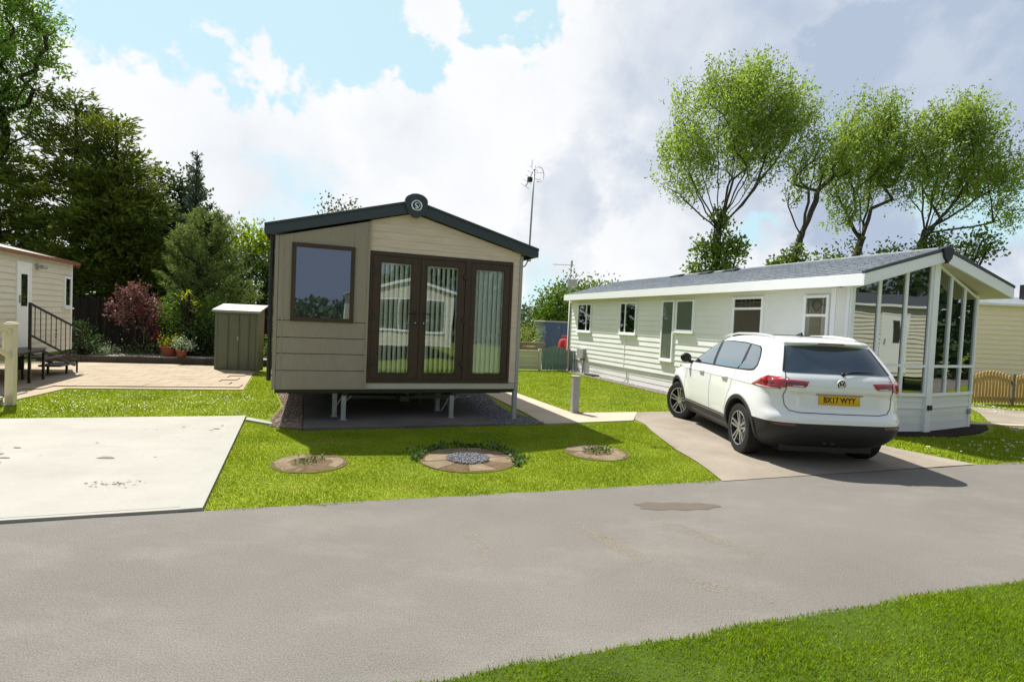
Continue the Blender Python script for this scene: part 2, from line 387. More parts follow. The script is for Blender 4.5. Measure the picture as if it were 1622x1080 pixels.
# clouds lie on a flat layer high above: stretch the direction by its height
zz = math_('ADD', math_('MAXIMUM', sep.outputs['Z'], 0.0), .22)
cx_ = math_('DIVIDE', sep.outputs['X'], zz); cy_ = math_('DIVIDE', sep.outputs['Y'], zz)
comb = nd('ShaderNodeCombineXYZ'); L.new(cx_, comb.inputs[0]); L.new(cy_, comb.inputs[1])
def noise(vec, scale, detail=8, rough=.55, dist=0.0, off=None):
    if off:
        mp = nd('ShaderNodeMapping'); mp.inputs['Location'].default_value = off; L.new(vec, mp.inputs['Vector']); vec = mp.outputs['Vector']
    n = nd('ShaderNodeTexNoise'); n.inputs['Scale'].default_value = scale; n.inputs['Detail'].default_value = detail
    n.inputs['Roughness'].default_value = rough; n.inputs['Distortion'].default_value = dist
    L.new(vec, n.inputs['Vector']); return n.outputs['Fac']
P = comb.outputs[0]
n_big = noise(P, .9, 3, .5, off=(3.1, 1.7, 0)); n_mid = noise(D, 4.5, 9, .58, .3, off=(1.3, 5.2, .4)); n_edge = noise(D, 11, 8, .6, .2)
wob = math_('MULTIPLY', math_('SUBTRACT', n_mid, .5), .30)
wob2 = math_('MULTIPLY', math_('SUBTRACT', n_edge, .5), .26)
def spot(direction, r, soft, wt=1.0):
    """1 inside a cone round a direction, ragged edge"""
    d = Vector(direction).normalized()
    vm = nd('ShaderNodeVectorMath', operation='DOT_PRODUCT'); L.new(D, vm.inputs[0]); vm.inputs[1].default_value = d
    ang = math_('ARCCOSINE', math_('MINIMUM', vm.outputs['Value'], 1.0))
    ang = math_('ADD', ang, math_('ADD', wob, wob2))
    mr = nd('ShaderNodeMapRange', interpolation_type='SMOOTHSTEP'); L.new(ang, mr.inputs['Value'])
    mr.inputs['From Min'].default_value = r; mr.inputs['From Max'].default_value = r + soft
    mr.inputs['To Min'].default_value = wt; mr.inputs['To Max'].default_value = 0
    return mr.outputs['Result']
def union(L_):
    a = L_[0]
    for b in L_[1:]: a = math_('MAXIMUM', a, b)
    return a
SKYDIR = {'blue': [((-0.551, 0.727, 0.41), 0.055, 0.03), ((-0.447, 0.778, 0.441), 0.1, 0.03), ((-0.43, 0.826, 0.364), 0.03, 0.025), ((-0.27, 0.83, 0.488), 0.09, 0.03), ((-0.229, 0.862, 0.452), 0.03, 0.03), ((-0.169, 0.893, 0.416), 0.025, 0.025), ((-0.064, 0.864, 0.499), 0.03, 0.03), ((0.034, 0.86, 0.51), 0.04, 0.03), ((-0.0, 0.909, 0.416), -0.02, 0.03), ((-0.404, 0.899, 0.169), 0.0, 0.1), ((0.38, 0.911, 0.159), 0.02, 0.05), ((0.42, 0.888, 0.188), 0.01, 0.04), ((0.286, 0.946, 0.155), -0.01, 0.04), ((0.652, 0.737, 0.178), 0.01, 0.05), ((0.044, 0.999, -0.01), 0.03, 0.08)], 'gray': [((0.202, 0.942, 0.269), 0.03, 0.12, 0.55), ((0.111, 0.97, 0.217), 0.02, 0.1, 0.5), ((0.556, 0.778, 0.292), 0.15, 0.14, 1.0), ((0.386, 0.843, 0.374), 0.12, 0.25, 0.65), ((0.583, 0.705, 0.403), 0.2, 0.2, 0.45), ((-0.402, 0.892, 0.208), 0.0, 0.2, 0.22), ((-0.198, 0.929, 0.311), 0.0, 0.12, 0.2), ((0.074, 0.993, 0.095), 0.0, 0.1, 0.35)]}
blue = union([spot(*a) for a in SKYDIR['blue']])
gray = union([spot(*a) for a in SKYDIR['gray']])
# beyond the framed part of the sky: broken cloud, darker behind the camera
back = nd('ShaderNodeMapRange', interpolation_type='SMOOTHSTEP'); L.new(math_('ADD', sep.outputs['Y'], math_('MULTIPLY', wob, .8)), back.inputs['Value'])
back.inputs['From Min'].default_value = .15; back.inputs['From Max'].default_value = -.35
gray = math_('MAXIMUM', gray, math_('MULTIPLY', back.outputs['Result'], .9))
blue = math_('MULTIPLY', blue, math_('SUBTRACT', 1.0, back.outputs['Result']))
cl = nd('ShaderNodeMix', data_type='RGBA')
cl.inputs['A'].default_value = (6.25, 6.3, 6.35, 1); cl.inputs['B'].default_value = (2.9, 3.45, 4.35, 1)
puff = nd('ShaderNodeMapRange'); L.new(n_mid, puff.inputs['Value']); puff.inputs['From Min'].default_value = .35; puff.inputs['From Max'].default_value = .68
puff.inputs['To Min'].default_value = .0; puff.inputs['To Max'].default_value = .16
tex = nd('ShaderNodeMapRange'); L.new(n_mid, tex.inputs['Value']); tex.inputs['From Min'].default_value = .38; tex.inputs['From Max'].default_value = .62; tex.inputs['To Min'].default_value = .78; tex.inputs['To Max'].default_value = 1.25
gray2 = math_('ADD', math_('MULTIPLY', gray, tex.outputs['Result']), puff.outputs['Result'], True)
L.new(gray2, cl.inputs['Factor'])
# the clear sky, thin high haze over it
hz = nd('ShaderNodeMix', data_type='RGBA'); hz.inputs['Factor'].default_value = .8
L.new(sky.outputs[0], hz.inputs['A']); hz.inputs['B'].default_value = (3.9, 5.6, 5.95, 1)
fin = nd('ShaderNodeMix', data_type='RGBA'); L.new(math_('MULTIPLY', blue, .92), fin.inputs['Factor'])
L.new(cl.outputs['Result'], fin.inputs['A']); L.new(hz.outputs['Result'], fin.inputs['B'])
# below the horizon: dull ground glow
lo = nd('ShaderNodeMapRange'); L.new(sep.outputs['Z'], lo.inputs['Value']); lo.inputs['From Min'].default_value = -.02; lo.inputs['From Max'].default_value = -.12
fin2 = nd('ShaderNodeMix', data_type='RGBA'); L.new(lo.outputs['Result'], fin2.inputs['Factor']); L.new(fin.outputs['Result'], fin2.inputs['A']); fin2.inputs['B'].default_value = (1.4, 1.7, 1.0, 1)
# the storm cloud behind the photographer is darkened further to cut ambient light
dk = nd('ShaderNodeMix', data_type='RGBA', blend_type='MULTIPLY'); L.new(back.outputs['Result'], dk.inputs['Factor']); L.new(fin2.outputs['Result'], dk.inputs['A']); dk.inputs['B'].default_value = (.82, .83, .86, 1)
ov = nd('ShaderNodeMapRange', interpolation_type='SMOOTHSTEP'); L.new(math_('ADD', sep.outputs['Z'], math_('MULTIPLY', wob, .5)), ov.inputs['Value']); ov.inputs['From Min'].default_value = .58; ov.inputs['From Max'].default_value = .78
dk2 = nd('ShaderNodeMix', data_type='RGBA', blend_type='MULTIPLY'); L.new(ov.outputs['Result'], dk2.inputs['Factor']); L.new(dk.outputs['Result'], dk2.inputs['A']); dk2.inputs['B'].default_value = (.74, .76, .80, 1)  # unseen sky overhead, darkened only to cut the ambient light
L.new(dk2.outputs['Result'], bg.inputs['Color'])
scene.view_settings.view_transform = 'Standard'; scene.view_settings.look = 'None'; scene.view_settings.exposure = .7; scene.view_settings.gamma = 1
# ---------------------------------------------------------------- the ground
def sheet(name, pts, z, m, thick=0.0, kind='structure', label=None):
    b = MB()
    if thick: b.prism([(x, y, z - thick) for x, y in pts], (0, 0, thick))
    else: b.poly([(x, y, z) for x, y in pts])
    me = b.build(name, m); bm = bmesh.new(); bm.from_mesh(me.data)
    bmesh.ops.triangulate(bm, faces=bm.faces)
    for f in bm.faces:
        if abs(f.normal.z) > .5 and f.calc_center_median().z > z - .001 and f.normal.z < 0: f.normal_flip()
    bm.to_mesh(me.data); bm.free()
    tag(me, label, None, None, kind); return me
def smooth_line(pts, n=8, jitter=0.0):
    """catmull-rom through pts"""
    P = [pts[0]] + list(pts) + [pts[-1]]; out = []
    for i in range(1, len(P) - 2):
        for k in range(n):
            t = k / n; a, b, c, d = [Vector((*p[:2], 0)) for p in P[i - 1:i + 3]]
            q = .5 * ((2 * b) + (c - a) * t + (2 * a - 5 * b + 4 * c - d) * t * t + (3 * b - a - 3 * c + d) * t ** 3)
            out.append((q.x + random.uniform(-jitter, jitter), q.y + random.uniform(-jitter, jitter)))
    out.append(tuple(pts[-1][:2])); return out
b = MB(); n = 40
xs = [-900, -200, -60, -25] + [i * 2.5 for i in range(-8, 9)] + [25, 60, 200, 900]
ys = [-900, -200, -60, -20] + [i * 2.5 for i in range(-4, 14)] + [40, 60, 200, 900]
for i in range(len(xs) - 1):
    for j in range(len(ys) - 1): b.quad((xs[i], ys[j], 0), (xs[i + 1], ys[j], 0), (xs[i + 1], ys[j + 1], 0), (xs[i], ys[j + 1], 0))
g = b.build('ground', 'lawn'); tag(g, kind='structure')

dirx, diry = math.cos(.3215), math.sin(.3215)      # the road runs this way
far0 = (-2.5, 4.43); near0 = (1.69, 3.12)
def along(p, t, s=0): return (p[0] + dirx * t - diry * s, p[1] + diry * t + dirx * s)
far_edge = [along(far0, t, 0.02 * math.sin(t * 1.3) + random.uniform(-.012, .012)) for t in [-40, -12] + [i * .35 - 6 for i in range(60)] + [18, 45]]
near_edge = [along(near0, t, 0.010 * math.sin(t * 1.1 + 1) + random.uniform(-.02, .02) - .03) for t in [-42, -12] + [i * .22 - 6 for i in range(75)] + [14, 42]]
sheet('road', far_edge + near_edge[::-1], .008, 'asphalt')
# dusty tyre tracks and the damp patch are marks on the road
def dust(p, q, wd, n, s0):
    b = MB(); p = Vector((*p, 0)); q = Vector((*q, 0)); d = q - p; s = Vector((-d.y, d.x, 0)).normalized(); dn = d.normalized()
    for i in range(n):
        t = min(1, max(0, random.gauss(.5, .25))); o = random.choice((-.45, -.22, 0, .22, .45)) * wd + random.gauss(0, .006)
        c = p + d * t + s * o + Vector((0, 0, .0088 + random.random() * .0015)); r = s0 * random.uniform(.4, 1.3); k = s * r * .5; u = (dn + s * random.uniform(-.5, .5)) * r * 1.3
        b.quad(c - k - u, c + k - u * .6, c + k * .8 + u, c - k * .9 + u * .8)
    return b
tb = MB()
for p, q, w_, n_ in (((.58, 4.52), (1.05, 3.85), .13, 800), ((1.30, 4.72), (1.95, 4.05), .14, 600), ((-.3, 4.3), (-.05, 3.7), .12, 260), ((1.15, 3.62), (1.7, 3.35), .12, 200)):
    t_ = dust(p, q, w_, n_, .006); tb.add(t_.v, t_.f)
o = tb.build('road_track', 'track_dust'); o['kind'] = 'structure'
pt = [(1.61 + .40 * math.cos(a) * (1 + .12 * math.sin(3 * a + 1) + .06 * math.sin(7 * a) + .04 * math.sin(11 * a + 2)) + .05 * math.sin(a), 5.09 + .135 * math.sin(a) * (1 + .2 * math.cos(2 * a) + .1 * math.sin(9 * a)) + .10 * math.cos(a) * .4) for a in [i * PI / 18 for i in range(36)]]
sheet('road_patch', pt, .0105, 'wet_asphalt')

# new concrete hard-standing at the left
SL = [(-4.12, 8.48), (-2.50, 4.45), (-3.77, 4.01)]
e1 = Vector((SL[2][0] - SL[1][0], SL[2][1] - SL[1][1])); SL.append((SL[2][0] + e1.x * 4.5, SL[2][1] + e1.y * 4.5))
e2 = Vector((-7.05 + 4.12, 7.48 - 8.48)); SL.append((-4.12 + e2.x * 2.4, 8.48 + e2.y * 2.4))
sheet('parking_slab', SL, .030, 'slab', thick=.05)
kb = MB()
def strip(p, q, w, z0, z1, side):
    p = Vector((*p, 0)); q = Vector((*q, 0)); d = (q - p).normalized(); s = Vector((-d.y, d.x, 0)) * w * side
    kb.prism([(p.x, p.y, z0), (q.x, q.y, z0), (q.x + s.x, q.y + s.y, z0), (p.x + s.x, p.y + s.y, z0)], (0, 0, z1 - z0))
strip(SL[1], SL[0], .17, .010, .034, 1)
strip((SL[1][0] - .17, SL[1][1] + .0), SL[3], .07, .010, .033, -1)
kb.build('parking_slab_edge', 'slab_edge', bevel=.004)['kind'] = 'structure'
sb = MB()
def blot(cx, cy, s, n, el=.4):
    for i in range(n):
        x, y = cx + random.gauss(0, s), cy + random.gauss(0, s * el) + .25 * (random.random() - .5) * s; r = s * random.uniform(.04, .22) * (.3 + random.random()); k = 7; ph = random.random() * 6; z = .0345 + random.random() * .0012
        sb.poly([(x + r * math.cos(a) * random.uniform(.5, 1.3), y + r * .5 * math.sin(a) * random.uniform(.5, 1.3), z) for a in [ph + i * 2 * PI / k for i in range(k)]])
blot(-3.62, 4.93, .10, 60); blot(-3.50, 5.03, .06, 25); blot(-3.9, 5.9, .07, 10, .2); blot(-4.05, 6.7, .06, 8, .2); blot(-5.2, 5.6, .5, 14, .6); blot(-4.3, 7.4, .4, 10)
sb.build('slab_stain', 'stain')['kind'] = 'structure'

# concrete drive beside the lodge
drive = [(2.51, 10.66), (3.25, 10.98), (3.75, 11.1), (6.15, 9.85), (5.85, 8.55), (6.02, 8.13), (6.45, 7.42), (2.42, 6.02), (2.43, 6.4), (2.42, 6.88), (2.35, 7.5), (2.34, 8.25), (2.34, 8.8), (2.37, 9.32), (2.3, 9.85)]
sheet('driveway', drive, .014, 'concrete')
# footpath along the brown caravan
sheet('path', [(.60, 8.98), (2.24, 9.70), (2.53, 10.68), (1.2, 10.22), (.26, 12.5), (-2.6, 20.2), (-3.3, 19.9), (-.55, 12.4), (.30, 10.0)], .020, 'path', thick=.02)
# pad below the caravan
def VL(x, y): c, s = math.cos(.3554), math.sin(.3554); return (-3.5063 + c * x - s * y, 7.9871 + s * x + c * y)
def BL(x, y): c, s = math.cos(.3479), math.sin(.3479); return (5.832 + c * x - s * y, 9.1197 + s * x + c * y)
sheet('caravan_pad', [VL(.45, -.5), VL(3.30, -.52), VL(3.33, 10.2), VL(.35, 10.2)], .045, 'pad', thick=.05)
# stones: one builder for every gravel bed
def gravel(name, poly, n, smin, smax, z, m, base=None, label=None):
    if base: sheet(name + '_bed', poly, z, base)
    xs_ = [p[0] for p in poly]; ys_ = [p[1] for p in poly]
    def inside(x, y):
        r = np.zeros(len(x), bool); j = len(poly) - 1
        for i in range(len(poly)):
            xi, yi = poly[i]; xj, yj = poly[j]
            c = ((yi > y) != (yj > y)) & (x < (xj - xi) * (y - yi) / (yj - yi + 1e-12) + xi); r ^= c; j = i
        return r
    x = RNG.uniform(min(xs_), max(xs_), n * 3); y = RNG.uniform(min(ys_), max(ys_), n * 3); k = inside(x, y); x = x[k][:n]; y = y[k][:n]
    n = len(x); s = RNG.uniform(smin, smax, n); a = RNG.uniform(0, 2 * PI, n)
    base_v = np.array([[1, 0, 0], [0, 1, 0], [-1, 0, 0], [0, -1, 0], [0, 0, .75], [.1, .1, -.5]], float)
    J = RNG.uniform(.65, 1.25, (n, 6, 1)); V = base_v[None] * J
    ca, sa = np.cos(a)[:, None], np.sin(a)[:, None]
    X = V[:, :, 0] * ca - V[:, :, 1] * sa; Y = V[:, :, 0] * sa + V[:, :, 1] * ca
    VV = np.stack([X * s[:, None] + x[:, None], Y * s[:, None] + y[:, None], V[:, :, 2] * s[:, None] + z + .3 * s[:, None]], 2).reshape(-1, 3)
    F = np.array([[0, 1, 4], [1, 2, 4], [2, 3, 4], [3, 0, 4], [1, 0, 5], [2, 1, 5], [3, 2, 5], [0, 3, 5]])
    FF = (F[None] + (np.arange(n) * 6)[:, None, None]).reshape(-1, 3)
    return soup(name, VV, FF, m, np.repeat(RNG.random(n), 8), label=label, kind='stuff')
def soup(name, V, F, m, var=None, parent=None, label=None, kind=None, cat=None, loc=None, smooth=False):
    me = bpy.data.meshes.new(name); k = F.shape[1]
    if loc is not None: V = V - np.array(loc)
    me.vertices.add(len(V)); me.vertices.foreach_set('co', V.astype(np.float32).ravel())
    me.loops.add(F.size); me.loops.foreach_set('vertex_index', F.astype(np.int32).ravel())
    me.polygons.add(len(F)); me.polygons.foreach_set('loop_start', np.arange(0, F.size, k, dtype=np.int32))
    me.update(calc_edges=True)
    if var is not None:
        at = me.attributes.new('leafvar', 'FLOAT', 'FACE'); at.data.foreach_set('value', var.astype(np.float32))
    if smooth: me.polygons.foreach_set('use_smooth', [True] * len(me.polygons))
    me.materials.append(MATS[m]); o = bpy.data.objects.new(name, me); COL.objects.link(o)
    if loc is not None: o.location = loc
    if parent is not None: o.parent = parent
    return tag(o, label, cat, None, kind)
gravel('gravel', [VL(3.34, -.5), VL(4.25, -.5), VL(4.0, 1.0), VL(4.28, 3.0), VL(4.2, 9.5), VL(3.36, 9.5)], 11000, .010, .022, .012, 'gravel_grey', 'gravel_bed', 'grey blue gravel between caravan pad and path')
gravel('gravel', [(-3.48, 7.86), VL(.44, -.45), VL(.36, 6), VL(-.42, 6), (-4.0, 9.6), (-3.7, 8.4)], 7000, .010, .020, .012, 'gravel_brown', 'gravel_bed', 'brown gravel strip at left foot of brown caravan')
gravel('gravel', [BL(-.10, .9), BL(.27, .9), BL(.27, 11.9), BL(-.22, 11.9), BL(-.2, 6)], 4500, .010, .020, .012, 'gravel_white', 'gravel_bed', 'pale gravel edging along the foot of the white lodge')
sheet('kerb', [(-3.98, 8.17), (-3.47, 7.92), (-3.53, 8.06), (-4.03, 8.35)], .032, 'slab_edge', thick=.03)
# soil below the bay front of the lodge
soilp = [BL(.8, .5), BL(.95, -.15), BL(1.9, -.35), BL(2.9, -.2), BL(3.75, .1), BL(4.4, .5), BL(4.6, 1.6), BL(3.7, 2.2), BL(1, 1.2)]
sheet('soil', soilp, .010, 'soil')
soils = []
# right-hand path beyond the lodge
sheet('path', [(9.7, 10.3), (11.0, 11.4), (12.6, 11.9), (14.5, 12.9), (12.5, 14.0), (11.9, 14.1), (11.2, 12.9), (10.2, 11.5)], .012, 'concrete')
sheet('kerb', [BL(3.7, .75), BL(3.7, .95), (11.6, 11.2), (11.8, 11.0)], .03, 'path', thick=.03)

# paving in front of the left caravan
pv = [(-8.16, 8.66), (-8.59, 10.48), (-5.58, 11.33), (-6.85, 14.45), (-6.9, 14.9), (-8.1, 15.9), (-12.3, 15.2), (-16, 13.8), (-14, 6.5), (-9.5, 7.6)]
sheet('paving', pv, .016, 'paver')
def inpoly(x, y, poly):
    r = False; j = len(poly) - 1
    for i in range(len(poly)):
        xi, yi = poly[i]; xj, yj = poly[j]
        if ((yi > y) != (yj > y)) and (x < (xj - xi) * (y - yi) / (yj - yi) + xi): r = not r
        j = i
    return r
pb = MB(); a0 = .285; c0, s0 = math.cos(a0), math.sin(a0)
for i in range(-14, 10):
    for j in range(-12, 20):
        wx, wy = .60, .45
        for (cx, cy, hx, hy) in (((i + (.5 if j % 2 else 0)) * wx, j * wy, wx / 2, wy / 2),):
            X = -8.6 + c0 * cx - s0 * cy; Y = 10.5 + s0 * cx + c0 * cy
            if not inpoly(X, Y, pv): continue
            pts = []
            for (dx, dy) in ((-hx, -hy), (hx, -hy), (hx, hy), (-hx, hy)):
                dx *= .985; dy *= .98; pts.append((X + c0 * dx - s0 * dy, Y + s0 * dx + c0 * dy))
            if all(inpoly(px, py, pv) for px, py in pts):
                pb.m = 1 if (X < -8.0 and Y < 10.6 + (X + 8) * .25) else 0
                h = .022 + random.uniform(0, .004); pb.prism([(px, py, .012) for px, py in pts], (0, 0, h))
pb.build('paving_slabs', ['paver', 'paver_grey'])['kind'] = 'structure'

# ---------------------------------------------------------------- grass blades
def blades(name, poly, dens, h0, h1, wd, label, holes=(), z=0.0, bm_='blade'):
    xs_ = [p[0] for p in poly]; ys_ = [p[1] for p in poly]
    A = (max(xs_) - min(xs_)) * (max(ys_) - min(ys_)); n = int(A * dens)
    x = RNG.uniform(min(xs_), max(xs_), n); y = RNG.uniform(min(ys_), max(ys_), n)
    def ins(poly):
        r = np.zeros(len(x), bool); j = len(poly) - 1
        for i in range(len(poly)):
            xi, yi = poly[i]; xj, yj = poly[j]
            c = ((yi > y) != (yj > y)) & (x < (xj - xi) * (y - yi) / (yj - yi + 1e-12) + xi); r ^= c; j = i
        return r
    k = ins(poly)
    for h in holes: k &= ~ins(h)
    x = x[k]; y = y[k]; n = len(x)
    tuft = .5 + .5 * np.sin(x * 3.1 + 2 * np.sin(y * 2.3)) * np.sin(y * 3.7 + 1.5 * np.sin(x * 1.9))
    h = RNG.uniform(h0, h1, n) * (.75 + .5 * tuft); a = RNG.uniform(0, 2 * PI, n); l = h * RNG.uniform(.1, .75, n); b_ = RNG.uniform(0, 2 * PI, n)
    w_ = wd * RNG.uniform(.6, 1.3, n)
    V = np.zeros((n, 4, 3)); dx, dy = np.cos(a) * w_ / 2, np.sin(a) * w_ / 2; lx, ly = np.cos(b_) * l, np.sin(b_) * l
    V[:, 0] = np.stack([x - dx, y - dy, np.full(n, z - .003)], 1); V[:, 1] = np.stack([x + dx, y + dy, np.full(n, z - .003)], 1)
    V[:, 2] = np.stack([x + dx * .7 + lx * .45, y + dy * .7 + ly * .45, z + h * .62], 1); V[:, 3] = np.stack([x + lx, y + ly, z + h], 1)
    F = np.array([[0, 1, 2], [0, 2, 3]]); FF = (F[None] + (np.arange(n) * 4)[:, None, None]).reshape(-1, 3)
    return soup(name, V.reshape(-1, 3), FF, bm_, np.repeat(RNG.random(n), 2), label=label, kind='stuff')
def ring(cx, cy, rx, ry=None, n=24): ry = ry or rx; return [(cx + rx * math.cos(i * 2 * PI / n), cy + ry * math.sin(i * 2 * PI / n)) for i in range(n)]
RINGS = [(-2.20, 6.03, .31), (-.47, 6.50, .50), (1.18, 7.15, .31)]
def jag(p, q, lo, hi, step=.05):
    L_ = math.hypot(q[0] - p[0], q[1] - p[1]); n = max(1, int(L_ / step)); nx, ny = (q[1] - p[1]) / L_, -(q[0] - p[0]) / L_; o = []
    for i in range(n): t = i / n; w_ = random.uniform(lo, hi) + .5 * (hi - lo) * math.sin(i * .37) * math.sin(i * .11); o.append((p[0] + (q[0] - p[0]) * t + nx * w_, p[1] + (q[1] - p[1]) * t + ny * w_))
    return o
front = jag((-4.08, 8.30), (-2.50, 4.46), -.01, .02) + jag((-2.47, 4.44), (2.40, 6.03), -.005, .05) + jag((2.41, 6.03), (2.42, 6.88), -.01, .03) + jag((2.42, 6.88), (2.34, 8.25), -.01, .03) + [(2.33, 8.25), (2.35, 9.32), (2.22, 9.66), (.62, 8.95), VL(3.35, -.5), VL(.42, -.48), (-3.46, 7.88)]
front = [(p[0] * 1.0, p[1]) for p in front]
blades('grass', front, 7500, .010, .022, .0065, 'short mown lawn in front of the brown caravan', [ring(*r) for r in RINGS])
verge = [along(near0, t, .025 + .035 * math.sin(t * 1.1 + 1) * .3 + .018 * math.sin(t * 7) * math.sin(t * 2.3)) for t in [i * .1 - 2.8 for i in range(68)]] + [(4.5, 2.0), (3.2, .9), (-.7, .7), (-1.6, 1.6)]
sheet('verge', [(x + random.uniform(-.01, .01), y - .025 + random.uniform(-.015, .015)) for x, y in verge], .0115, 'turf')
blades('grass', verge, 19000, .014, .038, .0055, 'lush green grass verge in the bottom right corner', bm_='blade_verge')
blades('grass', [(-4.0, 8.37), (-7.05, 7.50), (-8.3, 7.05), (-8.12, 8.66), (-8.55, 10.47), (-5.54, 11.33), (-6.75, 14.3), (-6.1, 13.8), VL(-.42, 6), (-4.05, 9.6), (-3.72, 8.4)], 1900, .015, .035, .011, 'sunny lawn with daisies between slab and paving')
blades('grass', [(1.22, 10.26), (3.2, 11.0), (3.75, 11.14), BL(-.11, 1.9), BL(-.11, 6), BL(-.2, 11.9), (1.62, 19.5), (.35, 18.9), (-2.0, 18.7), (.28, 12.5)], 1300, .015, .032, .013, 'narrow lawn between footpath and white lodge')
blades('grass', [(5.9, 8.5), (6.07, 8.13), (6.45, 7.42), (7.19, 7.55), (11.5, 9.0), (12, 11.5), (10.9, 11.3), BL(4.6, .5), BL(3.75, .0), BL(2.9, -.25), BL(1.9, -.4), BL(.95, -.2), BL(.5, .1)], 1900, .02, .045, .011, 'lawn at the foot of the bay front beside the lane')
blades('grass', [BL(3.75, 1.0), (9.9, 10.9), (10.3, 11.6), (11.2, 12.9), (11.9, 14.1), (12.4, 14.9), BL(3.75, 5.5)], 900, .02, .04, .013, 'narrow grass strip behind the bay front of the lodge')
blades('grass', [(12.0, 12.6), (13.6, 13.4), (17, 14.6), (17, 15.9), (12.6, 14.8), (11.9, 14.2), (12.9, 13.5)], 900, .02, .04, .014, 'grass strip in front of the picket fence')
# daisies and dandelions
def daisies(name, poly, n, s, z, m, label):
    V = []; F = []; k = 0
    xs_ = [p[0] for p in poly]; ys_ = [p[1] for p in poly]
    while k < n:
        x, y = random.uniform(min(xs_), max(xs_)), random.uniform(min(ys_), max(ys_))
        if not inpoly(x, y, poly) or random.random() > .35 + .65 * (math.sin(x * 2.1) * math.sin(y * 2.7) > 0): continue
        o = len(V); r = s * random.uniform(.7, 1.2); tz = z + random.uniform(0, .02)
        for i in range(6): V.append((x + r * math.cos(i * PI / 3), y + r * math.sin(i * PI / 3), tz + random.uniform(-.004, .004)))
        F.append([o, o + 1, o + 2, o + 3]); F.append([o, o + 3, o + 4, o + 5]); k += 1
    return soup(name, np.array(V), np.array(F), m, RNG.random(len(F)), label=label, kind='stuff')
daisies('daisies', [(-4.3, 8.55), (-7.6, 7.5), (-8.1, 8.9), (-8.2, 10.0), (-5.3, 11.0), (-4.6, 9.8)], 420, .0085, .030, 'petal_white', 'white daisies scattered through the sunny left lawn')
daisies('daisies', [(6.3, 8.5), (7.3, 7.7), (9.5, 8.6), (9.0, 9.5), (7.5, 9.0)], 90, .016, .035, 'petal_white', 'white daisies in the grass right of the car')
daisies('daisies', [(11.6, 12.9), (12.9, 13.6), (12.6, 14.5), (11.9, 14.2)], 60, .02, .035, 'petal_white', 'white daisies beside the far right path')
for i, (x, y, lab) in enumerate([(-.12, 2.30, 'yellow dandelion nearest the tarmac edge at bottom'), (.38, 2.36, 'yellow dandelion right of the bottom edge pair'), (.55, 2.42, 'small yellow dandelion by the verge edge'), (2.62, 2.62, 'lone orange yellow dandelion within the right verge')]):
    b = MB(); b.tube([(x, y, 0), (x + .004, y, .045)], .0018, 5)
    o_ = thing('dandelion', (x, y, 0), 0, lab, 'flower', 'dandelions in the verge')
    b2 = MB(); b2.tube([(0, 0, 0), (.003, 0, .048)], .0018, 5); b2.build('stem', 'weed', o_)
    b3 = MB()
    for k in range(14):
        a = k * 2.4; r = .016 * (.5 + .5 * (k % 2)); b3.poly([(0, 0, .048), (r * math.cos(a - .25), r * math.sin(a - .25), .052), (1.15 * r * math.cos(a), 1.15 * r * math.sin(a), .054), (r * math.cos(a + .25), r * math.sin(a + .25), .052)])
    b3.build('flower_head', 'petal_yellow', o_)
b = MB(); b.poly([(3.30, 3.30, .05), (3.36, 3.31, .055), (3.35, 3.35, .06), (3.31, 3.34, .05)]); b.poly([(3.35, 3.35, .06), (3.36, 3.31, .055), (3.40, 3.33, .045)])
tag(b.build('paper_scrap', 'paper', loc=None), 'scrap of white paper lying in the near verge', 'litter')
# ---------------------------------------------------------------- the brown caravan
V_ = thing('static_caravan', (-3.5063, 7.9871, 0), .3554, 'brown and beige static caravan standing on legs with patio doors', 'caravan')
WX = 3.86; RX = 1.98; ZB = .53; ZE = 2.80; SL_ = (3.31 - 2.76) / 2.12
def roofz(x, base=3.30): return base - abs(x - RX) * .262
# left panel of plain wide boards, standing proud
F0 = frame((0, 0, 0), (1, 0, 0), (0, -1, 0))
Fp = frame((0, -.03, 0), (1, 0, 0), (0, -1, 0))
m = MB(Fp)
def gab(u0, u1, z0, base=3.30): return [(u0, z0), (u1, z0), (u1, roofz(u1, base)), (u0, roofz(u0, base))]
for (za, zb_) in ((.53, .818), (.818, 1.07), (1.07, 1.31), (1.31, 1.56)):
    m.prism([(.04, -.03, za + .004), (1.325, -.03, za + .004), (1.325, -.03, zb_ - .004), (.04, -.03, zb_ - .004)], (0, .045, 0))
Wn = (.217, 1.113, 1.553, 2.708)
m.prism([(.04, -.03, 1.564), (Wn[0] + .02, -.03, 1.564), (Wn[0] + .02, -.03, roofz(.237)), (.04, -.03, roofz(.04))], (0, .045, 0))
m.prism([(Wn[1] - .02, -.03, 1.564), (1.325, -.03, 1.564), (1.325, -.03, roofz(1.325)), (Wn[1] - .02, -.03, roofz(1.093))], (0, .045, 0))
m.prism([(Wn[0] + .02, -.03, 2.69), (Wn[1] - .02, -.03, 2.69), (Wn[1] - .02, -.03, roofz(1.093)), (Wn[0] + .02, -.03, roofz(.237))], (0, .045, 0))
m.build('wall_panel', 'brown_panel', V_, bevel=.004)
m = MB(Fp); m.box(-.01, .038, -.04, .022, .53, 2.79); m.box(.10, .118, .0, .021, .55, 2.81); m.box(1.300, 1.335, -.03, .024, .535, roofz(1.325)); m.build('corner_trim', 'brown_panel', V_, bevel=.004)
